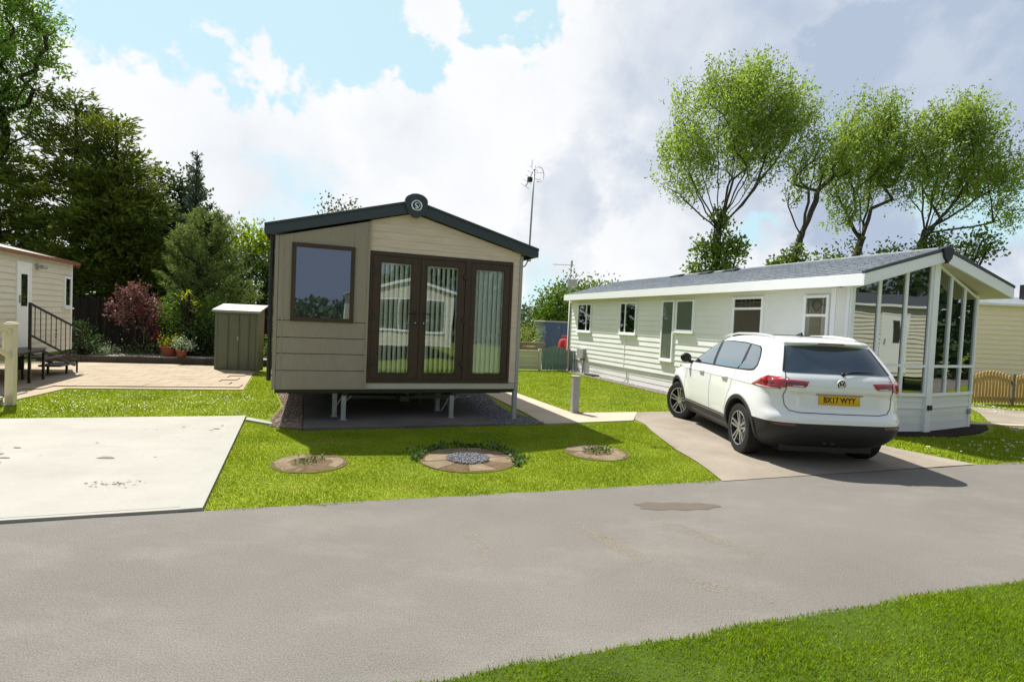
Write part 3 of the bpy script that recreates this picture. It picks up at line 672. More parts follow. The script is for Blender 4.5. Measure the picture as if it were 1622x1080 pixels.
# beige lapped boards round the doors and in the gable
m = MB(F0)
siding(m, [[(1.335, 2.69), (RX, 2.69), (RX, 3.32), (1.335, roofz(1.335, 3.32))], [(RX, 2.69), (3.83, 2.69), (3.83, roofz(3.83, 3.32)), (RX, 3.32)], rect(3.70, 3.83, .64, 2.69)], .118, .64, .010)
m.build('wall', 'beige_clad', V_)
m = MB(F0); m.box(1.335, 3.83, -.02, .012, .535, .632); m.build('wall_trim', 'beige_trim', V_, bevel=.004)
m = MB(F0); m.box(3.82, 3.875, -.06, .022, .50, 2.80); m.build('corner_trim', 'grey_post', V_, bevel=.004)
# body behind the front: side walls, back, floor, ceiling, inner walls coloured near-black for an unlit room
m = MB(); m.box(.0, .03, .0, 9.6, .53, 2.8); m.box(3.83, 3.86, .05, 9.6, .53, 2.8); m.box(.03, 3.83, 9.57, 9.6, .53, 2.8)
m.prism([(.03, 9.57, 2.8), (3.83, 9.57, 2.8), (RX, 9.57, 3.3)], (0, .03, 0)); m.build('side_wall', 'beige_clad', V_)
m = MB(); m.box(.03, 3.83, .03, 9.57, .47, .58); m.build('floor', 'black_metal', V_)
m = MB(); m.box(.04, 3.82, 2.2, 2.24, .60, 3.2); m.box(.04, 3.82, .02, 2.2, .585, .605); m.build('inner_wall', 'interior_shade', V_)
# roof
m = MB()
for sgn in (-1, 1):
    xe = RX + sgn * 2.14
    m.prism([(RX, -.05, 3.50), (xe, -.05, 3.50 - 2.14 * .268), (xe, -.05, 3.45 - 2.14 * .268), (RX, -.05, 3.45)], (0, 9.75, 0))
m.build('roof', 'roof_dark', V_)
m = MB()
for sgn in (-1, 1):
    xe = RX + sgn * 2.14
    q = [(RX + sgn * .10, -.10, 3.505 - .1 * .268), (xe, -.10, 3.505 - 2.14 * .268), (xe, -.10, 3.505 - 2.14 * .268 - .135), (xe - sgn * .12, -.10, 3.33 - 2.02 * .262), (RX + sgn * .10, -.10, 3.33 - .1 * .262)]
    m.prism(q, (0, .05, 0)); 
    m.prism([(RX + sgn * .1, -.12, 3.52 - .1 * .268), (xe, -.12, 3.52 - 2.14 * .268), (xe, -.12, 3.485 - 2.14 * .268), (RX + sgn * .1, -.12, 3.485 - .1 * .268)], (0, .07, 0))
    m.box(xe - .02 if sgn > 0 else xe, xe if sgn > 0 else xe + .02, -.05, 9.7, 2.80, 2.93)
m.build('fascia_board', 'slate_trim', V_, bevel=.006)
m = MB(); pts = []
for i in range(13): a = PI * i / 12; pts.append((RX + .02 + .178 * math.cos(a), -.15, 3.50 + .115 * math.sin(a)))
pts += [(RX + .02 - .178, -.15, 3.42), (RX - .10, -.15, 3.30)] + [(RX + .02 - .075 * math.cos(a), -.15, 3.285 - .045 * math.sin(a)) for a in [PI * i / 6 for i in range(7)]] + [(RX + .14, -.15, 3.30), (RX + .02 + .178, -.15, 3.42)]
m.prism(pts, (0, .09, 0)); rc = m.build('ridge_cap', 'slate_trim', V_, bevel=.012)
m = MB(); cx, cz = RX + .02, 3.425
ringp = [(.085, -.153), (.085, -.168), (.068, -.172), (.064, -.158), (.064, -.153)]
m.lathe([(r, y) for r, y in ringp], (cx, 0, cz), 'y', 32)
# the emblem: a swan-like curl inside the ring
cur = [(.030, .028), (.012, .042), (-.014, .036), (-.024, .014), (-.012, -.006), (.012, -.014), (.018, -.032), (-.004, -.046), (-.036, -.038)]
m.tube([(cx + a, -.160, cz + b) for a, b in cur], [.006, .010, .012, .012, .012, .015, .016, .012, .004], 8)
m.tube([(cx + .034, -.160, cz - .02), (cx + .046, -.160, cz + .006), (cx + .036, -.160, cz + .032)], [.003, .009, .003], 6)
m.build('emblem', 'chrome', rc, smooth=True)
# window
w_ = window(Fp, *Wn, V_, 'upvc_brown', 'glass_window', fw=.062, d=.045, sill=False)
# doors: two leaves and a fixed light
mf = MB(F0)
mf.box(1.337, 3.698, -.06, .03, 2.625, 2.682); mf.box(1.337, 3.698, -.06, .03, .634, .70); mf.box(1.337, 1.385, -.06, .03, .70, 2.625); mf.box(3.652, 3.698, -.06, .03, .70, 2.625)
mf.box(2.872, 2.965, -.06, .034, .70, 2.625)
mf.build('door_frame', 'upvc_brown', V_, bevel=.005)
def leaf(u0, u1, g0, g1, name, handle_u=None, hinge=None):
    m = MB(F0); z0, z1, gz0, gz1 = .702, 2.623, .768, 2.53
    m.box(u0, g0, -.05, .022, z0, z1); m.box(g1, u1, -.05, .022, z0, z1); m.box(g0, g1, -.05, .022, z0, gz0); m.box(g0, g1, -.05, .022, gz1, z1)
    # glazing bead
    for (a, b_, c, d_) in ((g0, g0 + .014, gz0, gz1), (g1 - .014, g1, gz0, gz1), (g0, g1, gz0, gz0 + .014), (g0, g1, gz1 - .014, gz1)): m.box(a, b_, .022, .028, c, d_)
    o = m.build(name, 'upvc_brown', V_, bevel=.004)
    p = MB(F0); p.box(g0, g1, -.008, .0, gz0, gz1); p.build('pane', 'glass_clear', o)
    if handle_u:
        h = MB(F0); h.box(handle_u - .014, handle_u + .014, .022, .032, 1.56, 1.80); s = -1 if hinge == 'l' else 1
        h.tube([(handle_u, .03, 1.745), (handle_u, .065, 1.745), (handle_u + s * .11, .07, 1.742)], .009, 8); h.build('handle', 'black_metal', o, bevel=.002)
        k = MB(F0); k.lathe([(.0, .041), (.008, .041), (.010, .032)], F0((handle_u, 0, 1.60)), 'y', 10)
        k = MB(F0); k.box(handle_u - .007, handle_u + .007, .032, .040, 1.588, 1.606); k.build('keyhole', 'chrome', o)
    if hinge:
        hu = u0 if hinge == 'l' else u1
        h = MB(F0)
        for z in (.95, 1.66, 2.37): h.box(hu - .035, hu + .035, .022, .045, z - .04, z + .04)
        h.build('hinge', 'black_metal', o, bevel=.004)
    return o
leaf(1.388, 2.128, 1.50, 1.99, 'patio_door', 2.066, 'l'); leaf(2.134, 2.868, 2.225, 2.76, 'patio_door', 2.200, 'r'); leaf(2.97, 3.648, 3.04, 3.555, 'side_light')
# vertical blinds hang behind the glass
def blind(u0, u1, n, w, m_, ang, y=.065):
    b = MB()
    for i in range(n):
        u = u0 + (u1 - u0) * (i + .5) / n; a = ang + random.uniform(-.06, .06)
        dx, dy = w / 2 * math.cos(a), w / 2 * math.sin(a); cu = .012
        zt, zb = 2.50, .80 + random.uniform(-.01, .01)
        b.add([(u - dx, y - dy, zb), (u, y - cu, zb), (u + dx, y + dy, zb), (u - dx, y - dy, zt), (u, y - cu, zt), (u + dx, y + dy, zt)], [(0, 1, 4, 3), (1, 2, 5, 4)])
    b.box(u0, u1, y - .02, y + .02, 2.50, 2.54)
    return b.build('vertical_blind', m_, V_, smooth=False)
blind(1.50, 2.03, 7, .085, 'blind', .72, y=.05); blind(2.24, 2.80, 7, .085, 'blind', .78, y=.05); blind(3.04, 3.62, 7, .088, 'blind_white', .30, y=.05)
# chassis and legs
m = MB()
for x in (1.05, 2.75): m.box(x - .03, x + .03, .08, 9.4, .36, .47)
for y in (.4, 2.2, 4.2, 6.2, 8.2): m.box(.2, 3.7, y - .02, y + .02, .41, .465)
m.bar((1.05, .12, .40), (1.95, -.02 + .3, .36), .05); m.bar((2.75, .12, .40), (1.95, .28, .36), .05); m.box(1.9, 2.05, .15, .38, .31, .40)
m.build('chassis', 'black_metal', V_)
def leg(x, y, braces=True, mt='galv'):
    l = MB(); l.box(x - .035, x + .035, y - .012, y + .0, .05, .42); l.box(x - .035, x - .028, y, y + .055, .05, .42); l.box(x + .028, x + .035, y, y + .055, .05, .42)
    l.box(x - .06, x + .06, y - .04, y + .08, .046, .056)
    if braces: l.bar((x - .04, y + .03, .38), (x - .16, y + .03, .17), .022, .01)
    if braces: l.bar((x + .03, y + .03, .33), (x + .12, y + .03, .42), .02, .01)
    l.bar((x, y + .05, .10), (x, y + .5, .40), .018)
    l.build('support_leg', mt, V_)
leg(1.02, .06); leg(.90, .35, False); leg(2.74, .06); leg(2.66, .75, False); leg(1.05, 3.2); leg(2.75, 3.2); leg(1.05, 6.5); leg(2.75, 6.5); leg(2.30, 1.9, False)
l = MB(); l.box(3.80, 3.872, -.02, .06, .0, .50); l.build('corner_post', 'grey_post', V_, bevel=.004)
# waste pipes below
m = MB(); m.tube([(3.1, .9, .44), (3.1, .9, .36), (3.25, 1.5, .33), (3.3, 2.6, .2)], .022, 8); m.tube([(2.4, 1.2, .45), (2.42, 1.2, .30), (2.46, 1.3, .12)], .016, 8); m.tube([(2.8, .8, .45), (3.0, .85, .28), (3.16, .95, .25), (3.4, 1.2, .24)], .010, 6)
m.build('pipework', 'grey_post', V_, smooth=True)
for x in (1.05, 2.75):
    m = MB(); m.lathe([(0, -.10), (.27, -.10), (.30, -.07), (.30, .07), (.27, .10), (0, .10)], (x, 5.2, .30), 'x', 24); m.build('wheel', 'tyre', V_, smooth=True, angle=40)
m = MB(); m.tube([(-.055, .03, 2.80), (-.055, .03, .66)], .032, 10); m.box(-.08, -.03, -.005, .07, 2.72, 2.80); m.build('downpipe', 'black_plastic', V_, smooth=True, angle=40)

# television mast on the right-hand eave
c = VL(4.14, .40)
A_ = thing('aerial_mast', (c[0], c[1], 2.86), .3554, 'tall grey aerial mast with hoop antenna at the right eave of the brown caravan', 'aerial')
m = MB(); m.tube([(0, 0, -.05), (.03, .0, 1.62)], .017, 8); m.build('mast', 'galv', A_, smooth=True)
m = MB(); m.tube([(-.02, 0, -.08), (-.06, 0, -.16), (-.20, -.02, -.25), (-.25, -.02, -.33), (-.25, -.02, -2.3)], .012, 6); m.box(-.03, .03, -.03, .03, -.08, .02); m.build('bracket', 'grey_post', A_)
m = MB(); hp = [(.12 + .10 * math.cos(a), .0, 1.48 + .135 * math.sin(a)) for a in [i * PI / 10 - PI * .62 for i in range(14)]]
m.tube(hp, .006, 5); m.tube([(.03, 0, 1.50), (.21, 0, 1.52)], .004, 4); m.tube([(.03, 0, 1.40), (.18, 0, 1.38)], .004, 4)
m.build('hoop', 'galv', A_)
m = MB(); m.tube([(.03, 0, 1.57), (-.18, -.15, 1.20)], .007, 5)
for k in range(5):
    t = k / 4; x, y, z = .03 - .21 * t, -.15 * t, 1.57 - .37 * t; m.tube([(x - .07, y + .05, z + .05), (x + .05, y - .05, z - .05)], .003, 4)
m.box(-.10, -.02, -.06, .0, 1.32, 1.40); m.tube([(-.02, 0, 1.60), (-.02, 0, 1.72)], .004, 4); m.build('antenna', 'black_metal', A_)
# ---------------------------------------------------------------- the white lodge
B_ = thing('lodge', (5.832, 9.1197, 0), .3479, 'long white park lodge with tall glazed bay front and grey tiled roof', 'lodge')
XL, XR, XM = .27, 3.685, 1.978; YF = .43; YB = 11.75; YA = .16
Fs = frame((XL, 0, 0), (0, 1, 0), (-1, 0, 0))
m = MB(Fs); siding(m, [rect(.80, YB, .44, 2.60)], .145, .44, .017, 2.60); m.build('wall', 'white_clad', B_)
m = MB(Fs); siding(m, [rect(.47, YB, .0, .43)], .145, .0, .009, .43); m.box(.47, YB, -.01, .022, .425, .44); m.build('skirting', 'white_skirt', B_)
m = MB(); m.box(XL + .02, XR - .02, YB - .02, YB, 0, 2.6); m.prism([(XL + .02, YB - .02, 2.6), (XR - .02, YB - .02, 2.6), (XM, YB - .02, 3.15)], (0, .02, 0)); m.box(XR - .02, XR, YF, YB, 0, 2.6); m.build('back_wall', 'white_clad', B_)
m = MB(Fs)
m.box(.70, .80, -.01, .028, .0, 2.58); m.box(YB - .10, YB, -.01, .03, 0, 2.56); m.box(.43, .49, -.01, .028, .0, 2.58); m.box(7.76, 7.79, -.0, .021, .44, 2.56)
m.build('corner_trim', 'white_trim', B_, bevel=.004)
m = MB(Fs); m.box(.49, .70, -.01, .018, .44, 2.58); m.build('return_panel', 'white_skirt', B_)
# roof with stepped tile courses
def slope(sgn, name):
    m = MB(); rows = 11; xe = XM + sgn * 1.99; ze = 2.745; zr = 3.335
    for i in range(rows):
        t0 = i / rows; t1 = (i + 1) / rows
        xa = xe + (XM - xe) * t0; xb = xe + (XM - xe) * t1; za = ze + (zr - ze) * t0; zb = ze + (zr - ze) * t1
        n = 34; dy = 11.6 / n
        for k in range(n):
            y0 = .02 + k * dy; y1 = y0 + dy - .010; j = random.uniform(0, .004)
            m.quad((xa, y0, za + .030 + j), (xa, y1, za + .030 + j), (xb, y1, zb + .008), (xb, y0, zb + .008))
            m.quad((xa, y0, za + .004), (xa, y1, za + .004), (xa, y1, za + .030 + j), (xa, y0, za + .030 + j))
    o = m.build(name, 'tile', B_)
    m = MB(); m.prism([(xe, .01, ze - .02), (XM, .01, zr - .02), (XM, .01, zr + .002), (xe, .01, ze + .002)], (0, 11.62, 0)); m.build('roof_deck', 'slate_trim', o)
slope(-1, 'roof'); slope(1, 'roof')
m = MB(); m.tube([(XM, .12, 3.338), (XM, 11.62, 3.338)], .032, 10); m.build('ridge_tiles', 'tile', B_)
for y in (4.9, 5.9, 7.2):
    m = MB(); m.prism([(XM - .34, y, 3.262), (XM - .10, y, 3.335), (XM - .10, y, 3.375), (XM - .34, y, 3.30)], (0, .42, 0)); m.build('roof_vent', 'black_plastic', B_, bevel=.006)
m = MB()
m.box(-.02, .0, .0, 11.64, 2.552, 2.752)        # eave boards
m.box(3.955, 3.975, .0, 11.64, 2.552, 2.752)
for sgn in (-1, 1):
    xe = XM + sgn * 1.998
    m.prism([(xe, -.022, 2.552), (XM, -.022, 3.10), (XM, -.022, 3.295), (xe, -.022, 2.752)], (0, .022, 0))
    m.prism([(xe, 11.64, 2.552), (XM, 11.64, 3.10), (XM, 11.64, 3.295), (xe, 11.64, 2.752)], (0, .02, 0))
m.build('fascia_board', 'white_trim', B_, bevel=.004)
m = MB()
for sgn in (-1, 1):
    xe = XM + sgn * 2.0
    m.prism([(xe, -.035, 2.752), (XM, -.035, 3.297), (XM, -.035, 3.365), (xe, -.035, 2.80)], (0, .07, 0))
m.build('verge_trim', 'slate_trim', B_, bevel=.005)
m = MB(); m.prism([(XM - .15, -.06, 3.33), (XM - .10, -.06, 3.17), (XM, -.06, 3.07), (XM + .10, -.06, 3.17), (XM + .15, -.06, 3.33), (XM, -.06, 3.385)], (0, .10, 0)); m.build('ridge_cap', 'black_plastic', B_, bevel=.006)
m = MB()
for sgn in (-1, 1):
    xe = XM + sgn * 1.97
    m.prism([(xe, .0, 2.56), (XM, .0, 3.09), (XM, .0, 3.10), (xe, .0, 2.57)], (0, .62, 0))
m.box(.0, XL + .05, .60, 11.6, 2.552, 2.562); m.box(XR - .05, 3.955, .60, 11.6, 2.552, 2.562)
m.build('soffit', 'soffit', B_)
# the bay: two shallow facets meeting at a centre post
def facet(P, Q, name):
    P = Vector((*P, 0)); Q = Vector((*Q, 0)); e = Q - P; Lf = e.length; e.normalize(); n = Vector((e.y, -e.x, 0)); F = frame(P, e, n)
    top = (lambda u: 2.57 + .525 * (u / Lf)) if P.x < XM - .1 else (lambda u: 3.095 - .525 * (u / Lf))
    m = MB(F); siding(m, [rect(0, Lf, .0, .43)], .145, 0, .009, .43); m.build('skirting', 'white_skirt', B_)
    m = MB(F); siding(m, [rect(0, Lf, .44, .66)], .11, .44, .009, .66); m.box(0, Lf, -.01, .02, .43, .444); m.build('wall', 'white_clad', B_)
    mu = [.0, Lf * .335, Lf * .665, Lf]; w2 = .029
    wm = MB(F)
    wm.box(0, Lf, -.02, .045, .655, .715); wm.box(0, Lf, -.02, .034, 1.185, 1.235)
    for i, u in enumerate(mu):
        a, b_ = max(0, u - w2), min(Lf, u + w2)
        if i in (0, 3): a, b_ = (0, .065) if i == 0 else (Lf - .065, Lf)
        wm.prism([(a, -.02, .70), (b_, -.02, .70), (b_, -.02, top(b_)), (a, -.02, top(a))], (0, .058, 0))
    wm.prism([(0, -.02, top(0) - .045), (Lf, -.02, top(Lf) - .045), (Lf, -.02, top(Lf)), (0, -.02, top(0))], (0, .05, 0))
    w = wm.build(name, 'white_trim', B_, bevel=.004)
    for i in range(3):
        for (z0, z1) in ((.71, 1.19), (1.23, None)):
            a, b_ = mu[i] + .02, mu[i + 1] - .02; p = MB(F); j = random.uniform(-.0015, .0015)
            ta, tb_ = (z1 or top(a) - .03), (z1 or top(b_) - .03)
            p.prism([(a, .002 + j, z0), (b_, .002 - j, z0), (b_, .002 - j, tb_), (a, .002 + j, ta)], (0, .006, 0)); p.build('pane', 'glass_lodge', w)
facet((XL, YF), (XM - .04, YA), 'bay_window'); facet((XM + .04, YA), (XR, YF), 'bay_window')
m = MB(); m.prism([(XM - .075, YA - .06, .0), (XM + .075, YA - .06, .0), (XM + .075, YA + .05, .0), (XM - .075, YA + .05, .0)], (0, 0, 3.09)); m.build('centre_post', 'white_trim', B_, bevel=.005)
m = MB(); m.box(XR - .06, XR + .015, YF - .03, YF + .08, 0, 2.6); m.box(XL - .012, XL + .05, YF - .03, YF + .04, .0, 2.58); m.build('corner_post', 'white_trim', B_, bevel=.004)
m = MB(); m.box(XM - .045, XM + .045, YA - .10, YA - .06, .415, .50); m.build('junction_box', 'black_plastic', B_, bevel=.005)
m = MB(); m.box(XR - .11, XR - .03, YF - .06, YF - .03, .27, .37); m.build('socket_box', 'grey_post', B_, bevel=.006)
# side windows
window(Fs, 9.95, 10.97, 1.45, 2.44, B_, 'white_trim', 'glass_house', vsplit=10.30, d=.05, base=.018)
window(Fs, 7.18, 8.10, 1.47, 2.44, B_, 'white_trim', 'glass_house', vsplit=7.78, d=.05, base=.018)
window(Fs, 5.39, 5.93, .84, 2.45, B_, 'white_trim', 'frosted', sill=True, d=.05, base=.018)
window(Fs, 4.60, 5.32, 1.62, 2.45, B_, 'white_trim', 'frosted', d=.05, base=.018)
window(Fs, 2.38, 3.27, 1.12, 2.46, B_, 'white_trim', 'glass_house', hsplit=2.20, leaded=True, d=.05, base=.018)
window(Fs, .82, 1.37, 1.12, 2.44, B_, 'white_trim', 'glass_house', hsplit=2.06, leaded=True, d=.05, base=.018)
m = MB(Fs); m.box(10.25, 10.72, .0, .13, .52, .86); m.build('meter_box', 'grey_post', B_, bevel=.01)
m = MB(Fs)
m.tube([(10.35, .06, .52), (10.35, .06, .02)], .028, 8); m.tube([(10.85, .03, .84), (10.9, .03, .5), (10.9, .04, .12), (10.6, .1, .02)], .010, 6)
m.tube([(11.62, .04, 2.5), (11.62, .04, .05)], .03, 8); m.build('pipework', 'grey_post', B_, smooth=True)
m = MB(Fs); m.tube([(11.55, .03, .46), (10.9, .035, .47), (8, .035, .455), (5.8, .03, .45), (4.6, .03, .46)], .010, 6); m.tube([(7.55, .03, .34), (7.55, .03, .12), (7.62, .08, .02)], .012, 6)
m.build('cable', 'grey_post', B_)
m = MB(Fs); m.box(9.2, 9.75, .02, .30, .0, .06); m.build('drain_cover', 'black_plastic', B_, bevel=.01)
# things on the side: curtain edges inside are not seen; wires and a tap
m = MB(Fs); m.tube([(5.0, .03, .80), (5.05, .03, .5), (5.1, .05, .05)], .012, 6); m.build('overflow_pipe', 'grey_post', B_)

# a small TV aerial behind the lodge roof and its white box
A2 = thing('roof_aerial', (2.25, 22.0, 0), 0, 'small distant TV aerial on a thin pole behind the round bush', 'aerial')
m = MB(); m.tube([(0, 0, 0), (0, 0, 4.2)], .02, 6); m.build('mast', 'galv', A2)
m = MB(); m.tube([(-.75, 0, 4.07), (.15, 0, 4.07)], .012, 4)
for k in range(7): x = -.7 + k * .12; m.tube([(x, -.15, 4.07), (x, .15, 4.07)], .006, 4)
m.tube([(.02, 0, 4.0), (.02, 0, 4.25)], .04, 6); m.build('antenna', 'grey_post', A2)
m = MB(); m.box(-.10, .26, -.1, .1, 3.2, 3.5); m.build('dish_box', 'grey_post', A2, bevel=.02)

# ---------------------------------------------------------------- plainer caravans
def caravan(loc, rz, L, W, z0, z1, ridge, clad, label, trim='white_trim', roofm='shed_roof', gutter='white_trim', side='right', doors=(), wins=(), endwins=(), lamp=None, group=None, bothends=False, pitch=.13):
    """end wall on local y=0 facing -y, long walls on x=0 and x=W; doors, wins on the long wall x = (0 if side left else W)"""
    t = thing('static_caravan', (loc[0], loc[1], 0), rz, label, 'caravan', group)
    xs_ = 0 if side == 'left' else W
    Fl = frame((xs_, 0, 0), (0, 1, 0), (-1 if side == 'left' else 1, 0, 0))
    Fe = frame((0, 0, 0), (1, 0, 0), (0, -1, 0))
    m = MB(Fl); siding(m, [rect(0, L, z0, z1)], pitch, z0, .028, z1)
    m.xf = Fe; siding(m, [rect(0, W, z0, z1), [(0, z1), (W, z1), (W / 2, ridge)]], pitch, z0, .010, ridge + .1)
    m.xf = None; ox = W if side == 'left' else 0
    m.quad((ox, 0, z0), (ox, L, z0), (ox, L, z1), (ox, 0, z1)); m.poly([(0, L, z0), (W, L, z0), (W, L, z1), (W / 2, L, ridge), (0, L, z1)]); m.quad((0, 0, z0), (W, 0, z0), (W, L, z0), (0, L, z0))
    m.build('wall', clad, t)
    m = MB(); 
    for x in (0, W): 
        for y in (0, L): m.box(x - .03, x + .03, y - .03, y + .03, z0, z1)
    m.build('corner_trim', trim, t)
    m = MB()
    for s in (-1, 1):
        xe = W / 2 + s * (W / 2 + .12); dz = (ridge - z1) * .12 / (W / 2)
        m.prism([(xe, -.1, z1 - dz + .02), (W / 2, -.1, ridge + .03), (W / 2, -.1, ridge + .07), (xe, -.1, z1 - dz + .06)], (0, L + .2, 0))
    m.build('roof', roofm, t)
    m = MB()
    for s in (-1, 1):
        xe = W / 2 + s * (W / 2 + .13); m.box(xe - .03, xe + .03, -.12, L + .12, z1 - .02, z1 + .05)
        m.prism([(xe, -.13, z1 - .08), (W / 2, -.13, ridge - .04), (W / 2, -.13, ridge + .09), (xe, -.13, z1 + .05)], (0, .03, 0))
        m.prism([(xe, L + .1, z1 - .08), (W / 2, L + .1, ridge - .04), (W / 2, L + .1, ridge + .09), (xe, L + .1, z1 + .05)], (0, .03, 0))
    m.build('gutter', gutter, t)
    for (a, b_, c, d_) in doors:
        m = MB(Fl); m.box(a, b_, -.01, .035, c, d_); dr = m.build('door', 'white_trim', t, bevel=.004)
        m = MB(Fl); m.box(a - .05, a, -.01, .045, c, d_ + .05); m.box(b_, b_ + .05, -.01, .045, c, d_ + .05); m.box(a, b_, -.01, .045, d_, d_ + .05); m.build('door_frame', 'white_trim', dr)
        m = MB(Fl); u = (a + b_) / 2; m.box(u - .12, u + .12, .03, .044, c + (d_ - c) * .50, d_ - .20); m.build('pane', 'glass_house', dr)
        m = MB(Fl); 
        m.box(a + .04, a + .07, .035, .06, c + .92, c + 1.08); m.build('handle', 'grey_post', dr)
    for (a, b_, c, d_) in wins: window(Fl, a, b_, c, d_, t, 'white_trim', 'glass_house', vsplit=None if b_ - a < .6 else (a + b_) / 2, d=.06, base=.027)
    for (a, b_, c, d_) in endwins: window(Fe, a, b_, c, d_, t, 'white_trim', 'glass_house', vsplit=None if b_ - a < .8 else [a + (b_ - a) * k / 3 for k in (1, 2)])
    if lamp:
        m = MB(Fl); m.box(lamp[0] - .05, lamp[0] + .05, .0, .04, lamp[1] - .07, lamp[1] + .07); m.tube([(lamp[0], .04, lamp[1]), (lamp[0], .12, lamp[1])], .015, 6); m.tube([(lamp[0] - .02, .12, lamp[1]), (lamp[0] + .14, .14, lamp[1])], .045, 8); m.build('wall_lamp', 'grey_post', t)
    # chassis and feet
    m = MB(); 
    for x in (W * .28, W * .72): m.box(x - .04, x + .04, .1, L - .1, z0 - .14, z0 - .002)
    for x in (W * .28, W * .72):
        for y in (.4, L * .35, L * .65, L - .4): m.box(x - .06, x + .06, y - .06, y + .06, 0, z0 - .13)
    m.build('chassis', 'black_metal', t)
    return t
# left: only its long right-hand side shows
c, s = math.cos(.34), math.sin(.34); Lx, Ly, LL, LW = -11.0, 13.5, 9.5, 3.0
lo_ = (Lx - c * LW + s * LL, Ly - s * LW - c * LL)
caravan(lo_, .34, LL, LW, .52, 2.62, 2.95, 'cream_clad', 'cream caravan at far left with white door and red brown roof edge', gutter='gutter_brown', side='right',
        doors=[(LL - 2.56, LL - 2.08, .70, 2.42)], wins=[(LL - .46, LL - .07, 1.55, 2.30), (LL - 6.5, LL - 5.2, 1.4, 2.3)], lamp=(LL - 1.78, 2.42))
# right: behind the picket fence
cR = caravan((25.5, 17.5), PI / 2, 12.4, 3.2, .42, 2.92, 3.26, 'tan_clad', 'tan clad caravan with grey roof behind the picket fence', roofm='tile', side='left', pitch=.155)
m = MB(); m.box(.9, 1.2, 7.98, 8.2, 3.0, 3.72); m.build('flue', 'black_plastic', cR, bevel=.01)
# across the lane, seen mirrored in the doors and the bay glass
caravan((6.6, -2.2), .33 + PI, 9.2, 3.4, .5, 2.75, 3.25, 'cream_clad', 'cream caravan across the lane mirrored in the patio doors', side='left', wins=[(1, 2.2, 1.3, 2.3)], endwins=[(.35, 3.05, 1.15, 2.4)], roofm='roof_dark')
caravan((-.6, -4.6), .33 + PI, 9.2, 3.4, .5, 2.75, 3.25, 'cream_clad', 'cream caravan across the lane mirrored in the single brown framed window', side='left', wins=[(1, 2.2, 1.3, 2.3)], endwins=[(.35, 3.05, 1.15, 2.4)], roofm='roof_dark')
caravan((11.4, 3.2), .33 - PI / 2, 9.4, 3.4, .5, 2.75, 3.2, 'cream_clad', 'cream caravan across the lane mirrored in the bay glass', side='left', doors=[(3.4, 4.2, .6, 2.5)], wins=[(.8, 2.2, 1.2, 2.4), (5.6, 7.4, 1.2, 2.4)], roofm='roof_dark')
mat('badge_silver', (.85, .86, .88), .3, var=.02, metal=.5)
mat('rail_silver', (.62, .63, .63), .35, var=.03, metal=.4)
# ---------------------------------------------------------------- the car
CAR = thing('parked_car', (4.1207, 6.6986, 0), .0106, 'white SUV parked on the concrete drive beside the lodge', 'car')
def interp(tab, z):
    xs_ = [a for a, b in tab]; ys_ = [b for a, b in tab]
    if z <= xs_[0]: return ys_[0]
    if z >= xs_[-1]: return ys_[-1]
    for i in range(len(xs_) - 1):
        if xs_[i] <= z <= xs_[i + 1]:
            t = (z - xs_[i]) / (xs_[i + 1] - xs_[i]); 
            x0, x1, y0, y1 = xs_[i], xs_[i + 1], ys_[i], ys_[i + 1]
            m0 = (y1 - (ys_[i - 1] if i else y0)) / (x1 - (xs_[i - 1] if i else x0)); m1 = ((ys_[i + 2] if i + 2 < len(ys_) else y1) - y0) / ((xs_[i + 2] if i + 2 < len(xs_) else x1) - x0)
            h = x1 - x0; t2, t3 = t * t, t ** 3
            return (2 * t3 - 3 * t2 + 1) * y0 + (t3 - 2 * t2 + t) * h * m0 + (-2 * t3 + 3 * t2) * y1 + (t3 - t2) * h * m1
YR = [(.22, .34), (.30, .20), (.40, .07), (.47, .02), (.60, .0), (.655, .005), (.70, .035), (.745, .06), (.82, .07), (.94, .078), (.975, .05), (1.02, .038), (1.08, .045), (1.14, .07), (1.20, .115), (1.26, .165), (1.40, .27), (1.54, .385), (1.60, .45), (1.635, .62), (1.66, .95), (1.672, 1.30)]
YFt = [(.22, 4.25), (.30, 4.38), (.45, 4.47), (.60, 4.49), (.75, 4.46), (.88, 4.38), (.95, 4.22), (1.00, 3.95), (1.05, 3.60), (1.10, 3.28), (1.16, 3.14), (1.30, 2.88), (1.45, 2.58), (1.56, 2.30), (1.62, 2.08), (1.655, 1.80), (1.672, 1.55)]
WT = [(.22, .78), (.30, .845), (.40, .885), (.55, .910), (.70, .918), (.85, .918), (.95, .912), (1.00, .908), (1.03, .895), (1.08, .885), (1.16, .868), (1.24, .842), (1.40, .768), (1.52, .708), (1.58, .668), (1.62, .61), (1.65, .52), (1.672, .34)]
def Wd(y, z):
    w = interp(WT, z); 
    if y < 1.7: w *= 1 - .055 * ((1.7 - y) / 1.7) ** 2.2
    if y > 2.9: w *= 1 - .05 * ((y - 2.9) / 1.6) ** 2
    for yc in (.86, 3.54):
        r = math.hypot(y - yc, (z - .36)); w += .020 * math.exp(-((r - .46) / .11) ** 2) * (1 if z < 1.0 else 0) * min(1, max(0, (1.0 - z) / .15))
    return w
def RC(z): return (.46 if z < 1.0 else .46 - .10 * min(1, (z - 1.0) / .3)) if z > .3 else .45
NR, NF = 4.3, 2.6
def sx(y, z):
    """half width of the body at (y, z)"""
    yr, yf = interp(YR, z), interp(YFt, z); rc = RC(z); rf = .85 if z < 1.02 else .45; w = Wd(y, z)
    if y < yr + rc: k = min(1, max(0, (yr + rc - y) / rc)); w *= max(0, 1 - k ** NR) ** (1 / NR)
    if y > yf - rf: k = min(1, max(0, (y - yf + rf) / rf)); w *= max(0, 1 - k ** NF) ** (1 / NF)
    return w
